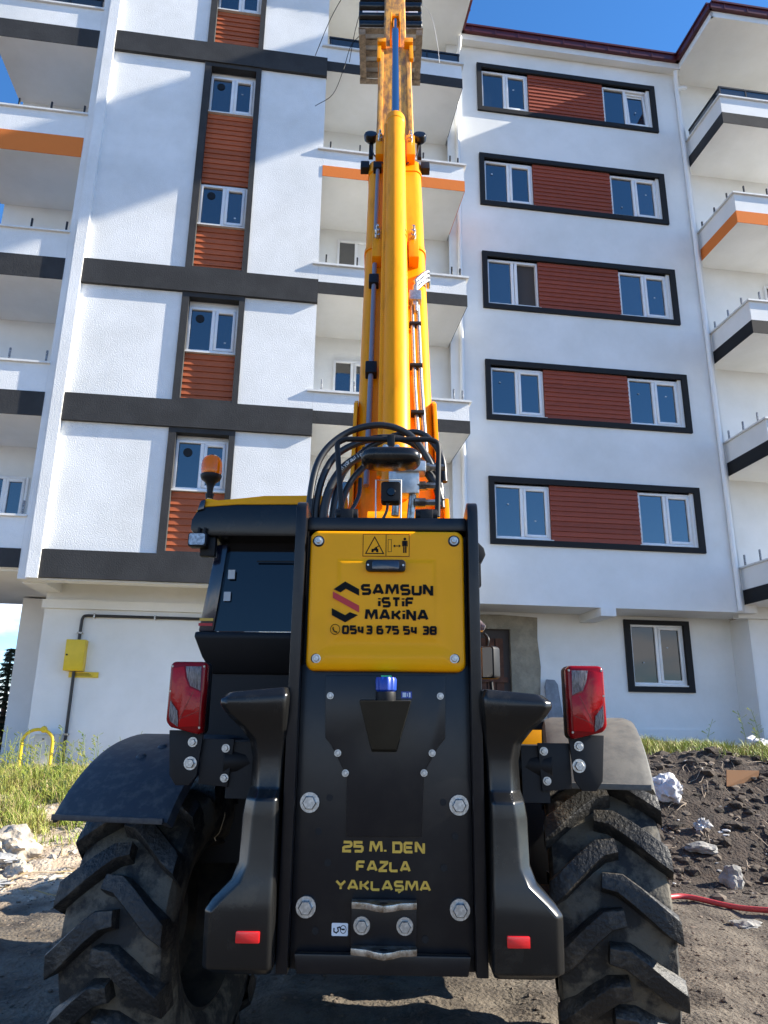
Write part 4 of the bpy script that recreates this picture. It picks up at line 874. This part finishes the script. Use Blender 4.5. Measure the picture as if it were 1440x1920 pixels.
# ---- hydraulic block and hose bundle behind the rear plate
vb = empty('valve_block', parent=tele)
MB().box(-.01, .13, .42, .52, 2.40, 2.58).box(.02, .16, .40, .50, 2.50, 2.55).build('block', 'alu', vb, bevel=.006)
for x, z, l in ((.13, 2.53, .12), (.12, 2.44, .10), (.11, 2.36, .12)): MB().lathe([(0, x), (.022, x), (.022, x+l*.4), (.016, x+l*.4), (.016, x+l), (0, x+l)], 6, 'x', (0, .44, z)).build('fitting', 'galv', vb)
for x, z in ((.02, 2.30), (.09, 2.28)): MB().tube([(x, .45, z), (x+.01, .45, z+.12)], .018, 10).build('fitting', 'galv', vb)
MB().lathe([(0, -.14), (.105, -.14), (.105, .20), (0, .20)], 24, 'x', (.03, .62, 2.26)).build('pivot_pin', 'boomp', vb)
hos = [
 ([(-.365, .45, 2.05), (-.372, .45, 2.35), (-.335, .47, 2.58), (-.22, .5, 2.72), (-.06, .5, 2.765), (.08, .5, 2.72), (.17, .5, 2.60), (.235, .5, 2.44)], .019),
 ([(-.335, .47, 2.05), (-.340, .47, 2.38), (-.27, .5, 2.60), (-.10, .52, 2.70), (.06, .55, 2.71), (.17, .53, 2.62), (.225, .5, 2.48), (.235, .49, 2.35)], .019),
 ([(-.300, .46, 2.05), (-.305, .46, 2.33), (-.25, .47, 2.50), (-.14, .48, 2.60), (.0, .48, 2.625), (.12, .48, 2.57), (.20, .47, 2.47), (.23, .47, 2.38)], .024),
 ([(-.268, .50, 2.05), (-.270, .5, 2.32), (-.23, .52, 2.52), (-.12, .55, 2.66), (.03, .56, 2.74), (.15, .55, 2.74), (.235, .52, 2.62), (.25, .5, 2.48)], .018),
 ([(-.235, .52, 2.05), (-.240, .52, 2.30), (-.20, .53, 2.47), (-.10, .56, 2.60), (.03, .58, 2.66), (.14, .56, 2.60), (.20, .5, 2.50), (.16, .46, 2.44)], .018),
]
for pts, r in hos: P_(MB().tube(spline(pts, 8), r*.86, 12), 'hydraulic_hose', 'rubber')
P_(MB().tube(spline([(-.145, .52, 2.50), (-.15, .48, 2.40), (-.19, .42, 2.30), (-.26, .34, 2.22)], 6), .010, 8), 'cable', 'rubber')
# maker's print along the front hose
GL.update({'H': [[(0, 0), (0, 1)], [(1, 0), (1, 1)], [(0, .5), (1, .5)]], 'y': [[(0, .7), (.5, .1)], [(1, .7), (.25, -.3)]], 'd': [[(1, 1), (1, 0), (.1, 0), (0, .15), (0, .5), (.1, .65), (1, .65)]], 'r': [[(0, 0), (0, .65), (.9, .65)]],
 'a': [[(.1, .65), (1, .65), (1, 0), (0, 0), (0, .3), (1, .3)]], 'u': [[(0, .65), (0, 0), (1, 0), (1, .65)]], 'l': [[(.4, 1), (.4, 0)]], 'c': [[(1, .65), (0, .65), (0, 0), (1, 0)]], 'P': [[(0, 0), (0, 1), (1, 1), (1, .45), (0, .45)]], 'R': [[(0, 0), (0, 1), (1, 1), (1, .45), (0, .45), (1, 0)]]})
hpth = spline(hos[2][0], 24); hr = hos[2][1]*.86; seg_ = [(hpth[k], (hpth[k+1]-hpth[k])) for k in range(len(hpth)-1)]
dist = 0; nxt = .0; word = 'Hydraulic'; ci = 0; b = MB()
for p_, d_ in seg_:
    if p_.x < -.235 or p_.z < 2.4: continue
    if dist >= nxt and ci < len(word):
        tx = Vector((d_.x, d_.z)).normalized(); nn_ = Vector((-tx.y, tx.x)); hgt = .016; wid_ = .0085
        for g_ in GL[word[ci]]:
            stroke(b, [tuple(Vector((p_.x, p_.z))+tx*(q[0]*wid_)+nn_*((q[1]-.4)*hgt)) for q in g_], .0024, p_.y-hr-.0012, p_.y-hr+.0012)
        ci += 1; nxt += .0135
    dist += d_.length
P_(b, 'hose_print', 'util', kind='stuff')
# ------------------------------------------------------------------ the load: a pallet of membrane rolls on the forks
pal = empty('wooden_pallet', (0, 0, 0), 0, label='weathered wooden pallet held up on the forks seen from below', category='pallet')
PX0, PX1, PY0, PY1, PZ = -.50, .53, 9.08, 10.02, 12.03
bdm = MB().box(0, PX1-PX0, 0, .10, 0, .022).mesh('board', M['wood'])
for k in range(5): inst(bdm, 'board', pal, (PX0, PY0+k*(PY1-PY0-.10)/4, PZ+.0))
sbm = MB().box(-.05, .05, 0, PY1-PY0, 0, .022).mesh('runner', M['wood'])
blm = MB().box(-.05, .05, 0, .14, 0, .085).mesh('block', M['wood'])
for x in (PX0+.06, (PX0+PX1)/2, PX1-.06):
    inst(sbm, 'runner', pal, (x, PY0, PZ-.13))
    for y in (PY0, (PY0+PY1)/2-.07, PY1-.14): inst(blm, 'block', pal, (x, y, PZ-.107))
MB().box(PX0+.02, PX1-.02, PY0+.02, PY1-.02, PZ+.0235, PZ+.027).build('slip_sheet', 'bag', pal)
# broken cover board hanging under the far edge
inst(bdm, 'board', pal, (PX0, PY1-.12, PZ-.155), (R(4), 0, R(1.5)))
RR = .105
rlm = MB().lathe([(0, 0), (RR*.9, .0), (RR, .012), (RR, 1.0), (RR*.9, 1.012), (0, 1.012)], 22, 'x').mesh('film', M['bitumen'])
lbm = MB().lathe([(RR+.0015, .06), (RR+.0015, .42)], 8, 'x', a0=R(150), a1=R(180)).mesh('label_band', M['label'])
lbm2 = MB().lathe([(RR+.0015, .62), (RR+.0015, .95)], 8, 'x', a0=R(152), a1=R(176)).mesh('label_band', M['label'])
names2 = ['', 'second row from the machine', 'third row from the machine', 'row nearest the building']
names = ['lowest', 'second', 'third', 'topmost']
for c_ in range(4):
    for r_ in range(4):
        lab = f'black film-wrapped membrane roll, {names[r_]} of the near stack on the raised pallet' if c_ == 0 else f'black membrane roll, {names[r_]} in the {names2[c_]} on the raised pallet'
        o = empty('membrane_roll', (PX0+.01+random.uniform(-.015, .015), PY0+.11+c_*.235, PZ+.029+RR+r_*.195), 0, label=lab, category='roll', group='membrane rolls on the raised pallet')
        inst(rlm, 'film', o, rot=(random.uniform(0, 6), 0, 0)); a = R(200) + random.uniform(-.3, .3)
        if (r_+c_) % 2: inst(lbm, 'label_band', o)
        if r_ % 3 == 1: inst(lbm2, 'label_band', o)
for k, (pts, lab) in enumerate((([(-.50, 9.1, 12.9), (-.75, 9.3, 13.0), (-1.0, 9.5, 12.7), (-1.25, 9.7, 12.15)], 'thin black strap sticking out left of the raised pallet, upper one'), ([(-.49, 9.6, 12.5), (-.66, 9.7, 12.35), (-.78, 9.8, 11.95), (-.95, 9.9, 11.55), (-1.25, 10.0, 11.4)], 'thin black strap hanging out left of the raised pallet, lower one'),
        ([(-.5, 9.3, 12.6), (-.58, 9.4, 12.3), (-.66, 9.5, 11.8)], 'thin black strap dangling straight down left of the raised pallet'))):
    MB().tube(spline(pts, 8), .006, 6).build('loose_strap', 'matte', label=lab, category='strap', group='loose straps on the raised load')
MB().tube(spline([(.53, 9.2, 12.7), (.68, 9.3, 12.55), (.78, 9.4, 12.1), (.82, 9.5, 11.8)], 8), .005, 6).build('loose_strap', 'white', label='thin white strap hanging right of the raised pallet', category='strap', group='loose straps on the raised load')

# ------------------------------------------------------------------ site litter
def lump(seed, rx, ry, rz, rough=.25, sub=2, crumple=0):
    bm = bmesh.new(); bmesh.ops.create_icosphere(bm, subdivisions=sub, radius=1)
    for v in bm.verts:
        n = 1+rough*noise.noise(v.co*1.3+Vector((seed*7.1, 0, 0)))+rough*.5*noise.noise(v.co*3.1+Vector((0, seed*3.3, 0)))
        if crumple: n += crumple*(abs(noise.noise(v.co*2.6+Vector((seed, 1, 2))))+.5*abs(noise.noise(v.co*6+Vector((2, seed, 1)))))-crumple*.4
        v.co = Vector((v.co.x*rx*n, v.co.y*ry*n, v.co.z*rz*n))
    b = MB(); bm.verts.ensure_lookup_table(); b.v = [tuple(v.co) for v in bm.verts]; b.f = [tuple(q.index for q in f.verts) for f in bm.faces]; bm.free(); return b
def put(name, b, m, x, y, dz, label, cat, rot=0, ang=40, **k):
    o = b.build(name, m, ang=ang, label=label, category=cat, **k); o.location = (x, y, gh(x, y)+dz); o.rotation_euler = (0, 0, rot); return o
put('boulder', lump(1, .30, .24, .20, .4, 4, .25), 'rock', -3.75, 8.05, .06, 'large pale rock at the edge of the grass by the left wheel', 'rock', ang=30)
put('boulder', lump(2, .13, .11, .09, .35, 4, .25), 'rock', -3.35, 7.45, .03, 'small pale rock below the large one left of the machine', 'rock', ang=30)
put('rag', lump(3, .20, .11, .03, .5, 4, .7), 'litter', -3.45, 7.05, .01, 'flat white rag lying on the dry dirt left of the machine', 'rag', .3)
put('rag', lump(13, .18, .10, .05, .5, 4, .7), 'litter', -3.60, 7.55, .03, 'crumpled whitish rag beside rubble at the left edge', 'rag', .3)
put('stone', lump(4, .06, .05, .035, .3, 2), 'rock', -2.75, 5.75, .02, 'small pale stone in the shadow left of the left wheel', 'stone')
put('stick', MB().tube([(-.22, 0, .02), (0, .03, .05), (.2, -.02, .03)], .009, 6), 'wood', -3.1, 7.2, .02, 'dry pale stick on the rubble left of the wheel', 'stick', .8)
put('plastic_bag', lump(5, .17, .15, .15, .25, 4, .45), 'bag', 2.98, 8.12, .10, 'full white plastic bag on the dark soil beside the right wheel', 'bag', ang=60)
put('plastic_bag', lump(6, .24, .2, .14, .28, 4, .45), 'bag', 5.35, 10.9, .12, 'white sack on top of the mound at the right edge', 'sack', ang=60)
put('plastic_sheet', lump(7, .07, .04, .055, .6, 4, .8), 'litter', 3.17, 7.75, .05, 'torn white plastic scrap low on the dark soil mound', 'plastic scrap', ang=60)
cb = MB().add([(0, 0, 0), (.42, .05, .02), (.42, .0, .16), (0, -.03, .17), (.0, .01, .0), (.42, .06, .02), (.42, .012, .16), (0, -.02, .17)], [(0, 1, 2, 3), (7, 6, 5, 4), (0, 3, 7, 4), (3, 2, 6, 7), (2, 1, 5, 6), (1, 0, 4, 5)])
put('cardboard_piece', cb, 'card', 3.72, 8.35, .02, 'brown folded cardboard piece on the dark soil mound', 'cardboard', .2)
put('concrete_chunk', lump(8, .09, .08, .11, .45, 3, .3), 'greystone', 3.12, 7.08, .06, 'upright grey concrete chunk near the red hose', 'concrete chunk', ang=20)
put('concrete_chunk', lump(9, .14, .09, .05, .45, 3, .3), 'greystone', 3.05, 7.5, .04, 'flat grey concrete chunk on the lower mound slope', 'concrete chunk', ang=20)
put('concrete_chunk', lump(10, .11, .09, .03, .45, 3, .3), 'greystone', 2.75, 6.1, .01, 'thin flat grey stone on the track right of the wheel', 'stone', ang=20)
hp_ = [(2.0, 6.75), (2.3, 6.62), (2.55, 6.68), (2.85, 6.42), (3.2, 6.1), (3.6, 5.8), (4.2, 5.5)]
MB().tube(spline([(x, y, gh(x, y)+.035) for x, y in hp_], 8), .021, 10).build('garden_hose', 'hose', label='pale red hose lying on the dirt right of the machine', category='hose')
# slabs leaning by the entrance, membrane strip along the wall foot, tree
def place_b(o, u, v, z, rx=0, rz=0): o.location = bw(u, v, z); o.rotation_euler = (rx, 0, PHI+rz)
o = MB().xz([(0, 0), (.36, 0), (.30, .95), (.24, 1.05), (.05, 1.06), (0, .9)], 0, .03).build('stone_slab', 'slabstone', label='blue-grey stone slab leaning on the wall beside the raw entrance', category='stone slab', bevel=.004); place_b(o, 3.92, 2.32, 1.28, R(-9))
o = MB().box(-.6, .5, 0, .35, 0, .05).box(-.55, .45, .02, .33, .055, .10).build('stone_slab', 'slabstone', label='flat blue-grey slabs stacked on the ground behind the right fender', category='stone slabs', bevel=.004); place_b(o, 4.3, 1.9, 1.12)
ms = MB(); pr = []
for k in range(25):
    u = 4.9+k*.14; q = bw(u, 2.45+.05*math.sin(k*1.7), 0); pr.append((q.x, q.y))
for k in range(24):
    a, c = pr[k], pr[k+1]; za = 1.12-.006*k+.03*math.sin(k*2.1); zc = 1.12-.006*(k+1)+.03*math.sin((k+1)*2.1)
    ms.quad((a[0], a[1], .5), (c[0], c[1], .5), (c[0], c[1], zc), (a[0], a[1], za))
ms.build('membrane_strip', 'membrane', label='black dimpled membrane strip along the foot of the white wall', category='membrane')
con = empty('conifer_tree', (-9.75, 19.5, -.1), 0, label='small dark conifer beyond the building at the left edge', category='tree')
MB().tube([(0, 0, 0), (.03, 0, 1.6), (0, 0, 3.2)], [.12, .07, .02], 8).build('trunk', 'bark', con)
cb = MB(); rnd = random.Random(3)
for k in range(46):
    h = .3+k*.063+rnd.uniform(-.05, .05); ln = ((3.35-h)*.34+.08)*rnd.uniform(.7, 1.15)
    for q in range(7):
        a = q*.9+k*2.4+rnd.uniform(-.2, .2); l = ln*rnd.uniform(.5, 1.15); tip = Vector((math.cos(a)*l, math.sin(a)*l, h-.1*l+rnd.uniform(-.05, .08))); base = Vector((0, 0, h+.06))
        for w_ in range(7):
            t_ = (w_+1)/7; p = base.lerp(tip, t_)
            for sg in (-1, 1):
                sd = Vector((-math.sin(a), math.cos(a), 0))*sg*(.16*(1.1-t_)+.04); e2 = (tip-base)*.10
                cb.add([p, p+sd+e2+Vector((0, 0, -.03)), p+e2*1.4+Vector((0, 0, .03))], [(0, 1, 2)])
cb.build('crown', 'needle', con)
# countless small stones and scraps
def scatter(n, area, rmin, rmax, name, m, seed, label, cond=None, flat=.7):
    rnd = random.Random(seed); b = MB(); base = []
    for k in range(6):
        q = lump(k+20, 1, 1, flat, .45, 1); base.append(q)
    c = 0
    while c < n:
        x = rnd.uniform(area[0], area[1]); y = rnd.uniform(area[2], area[3])
        if cond and not cond(x, y, rnd): continue
        r = rmin*(rmax/rmin)**(rnd.random()**2.2); q = rnd.choice(base); a = rnd.uniform(0, 6.28); ca, sa = math.cos(a), math.sin(a); z = gh(x, y)-r*.12; s1_, s2_ = rnd.uniform(.7, 1.3), rnd.uniform(.6, 1.1)
        b.add([(x+r*(v[0]*s1_*ca-v[1]*sa), y+r*(v[0]*s1_*sa+v[1]*ca), z+r*v[2]*s2_) for v in q.v], q.f); c += 1
    o = b.build(name, m, ang=20, kind='stuff', label=label, category='rubble')
scatter(2600, (1.8, 6.5, 6.7, 10.2), .008, .06, 'soil_clods', 'rubble', 1, 'dark soil clods and crumbs strewn over the mound')
scatter(320, (1.9, 6.0, 6.8, 9.4), .04, .13, 'earth_lumps', 'soil', 7, 'larger dark earth lumps heaped on the mound')
scatter(170, (1.9, 6.0, 6.7, 9.6), .010, .055, 'scraps', 'litter', 2, 'scattered whitish scraps on the dark soil mound', flat=.35)
scatter(6500, (-4, 4, 3.9, 6.9), .004, .020, 'gravel', 'rubble', 3, 'loose gravel on the vehicle track')
scatter(1500, (-6.5, -2.2, 6.4, 10), .010, .075, 'broken_rubble', 'rock', 4, 'pale broken rubble at the edge of the grass on the left')
def sticks(n, area, name, m, seed, label):
    rnd = random.Random(seed); b = MB()
    for k in range(n):
        x = rnd.uniform(area[0], area[1]); y = rnd.uniform(area[2], area[3]); a = rnd.uniform(0, 6.28); l = rnd.uniform(.06, .28)
        P = []
        for t_ in (-.5, 0, .5): xx = x+math.cos(a)*l*t_+rnd.uniform(-.02, .02); yy = y+math.sin(a)*l*t_; P.append((xx, yy, gh(xx, yy)+.012+rnd.uniform(0, .03)))
        b.tube(P, rnd.uniform(.002, .005), 4)
    b.build(name, m, kind='stuff', label=label, category='twigs')
sticks(260, (1.9, 6.0, 6.9, 9.8), 'twigs', 'wood', 5, 'thin dry roots and twigs on the dark soil mound')
sticks(110, (-5.5, -2.3, 6.5, 8.6), 'twigs', 'dry', 6, 'thin dry twigs on the pale rubble')
def grass(n, pick, name, m, seed, hmin, hmax, label, w=.0045):
    rnd = random.Random(seed); b = MB(); c = 0
    while c < n:
        x, y, k = pick(rnd)
        if k < rnd.random(): continue
        z = gh(x, y)-.01; h = rnd.uniform(hmin, hmax)*(.5+.7*k); a = rnd.uniform(0, 6.28); ln = rnd.uniform(.1, 1.3)*h; wx, wy = -math.sin(a)*w, math.cos(a)*w
        m1 = (x+math.cos(a)*ln*.3, y+math.sin(a)*ln*.3, z+h*.6); tp = (x+math.cos(a)*ln, y+math.sin(a)*ln, z+h)
        b.add([(x-wx, y-wy, z), (x+wx, y+wy, z), (m1[0]+wx*.8, m1[1]+wy*.8, m1[2]), (m1[0]-wx*.8, m1[1]-wy*.8, m1[2]), tp], [(0, 1, 2, 3), (3, 2, 4)]); c += 1
    b.build(name, m, kind='stuff', label=label, category='grass')
def pickL(rnd):
    x = rnd.uniform(-7.5, -1.8); y = rnd.uniform(7.8, 13.0); k = sstep(-.05, .35, fbm(x, y, 1.3, 3)+.16)*sstep(7.9, 8.6, y+.25*fbm(x, y, 1.5, 2))*(1-.6*sstep(11.5, 13, y)); return x, y, k
def pickR(rnd):
    x = rnd.uniform(3.1, 8.0); y = rnd.uniform(8.3, 11.8); k = sstep(-.05, .3, fbm(x+5, y, 1.2, 3)+.12)*sstep(8.55, 8.95, y+.3*fbm(x, y, 1.5, 2)-.12*(4.6-x)); return x, y, k
grass(40000, pickL, 'grass', 'grass', 11, .04, .18, 'fresh green grass on the bank left of the machine')
grass(6000, pickL, 'dry_grass', 'dry', 12, .06, .25, 'dry straw among the grass on the left')
grass(12000, pickR, 'grass', 'grass', 13, .05, .16, 'short sunlit grass on top of the mound on the right')
grass(3500, pickR, 'dry_grass', 'dry', 14, .05, .16, 'dry straw on top of the mound on the right')
def weeds(n, box_, name, seed, label):
    rnd = random.Random(seed); b = MB()
    for k in range(n):
        x = rnd.uniform(box_[0], box_[1]); y = rnd.uniform(box_[2], box_[3]); z = gh(x, y); h = rnd.uniform(.35, .75); lx, ly = rnd.uniform(-.15, .15), rnd.uniform(-.15, .15)
        st = [(x+lx*t_*t_, y+ly*t_*t_, z+h*t_) for t_ in (0, .35, .7, 1)]; b.tube(st, .003, 4)
        for q in range(14):
            t_ = rnd.uniform(.3, 1); p = (x+lx*t_*t_, y+ly*t_*t_, z+h*t_); a = rnd.uniform(0, 6.28); l = rnd.uniform(.03, .09)
            b.add([p, (p[0]+math.cos(a)*l-.006, p[1]+math.sin(a)*l, p[2]+l*.5), (p[0]+math.cos(a)*l+.006, p[1]+math.sin(a)*l, p[2]+l*.7)], [(0, 1, 2)])
    b.build(name, 'grass', kind='stuff', label=label, category='weeds')
weeds(90, (-5.6, -3.6, 9.2, 11.8), 'weeds', 21, 'tall feathery weeds in front of the yellow hoop')
weeds(14, (4.2, 7.0, 9.6, 11.5), 'weeds', 22, 'leafy weeds on top of the right mound')
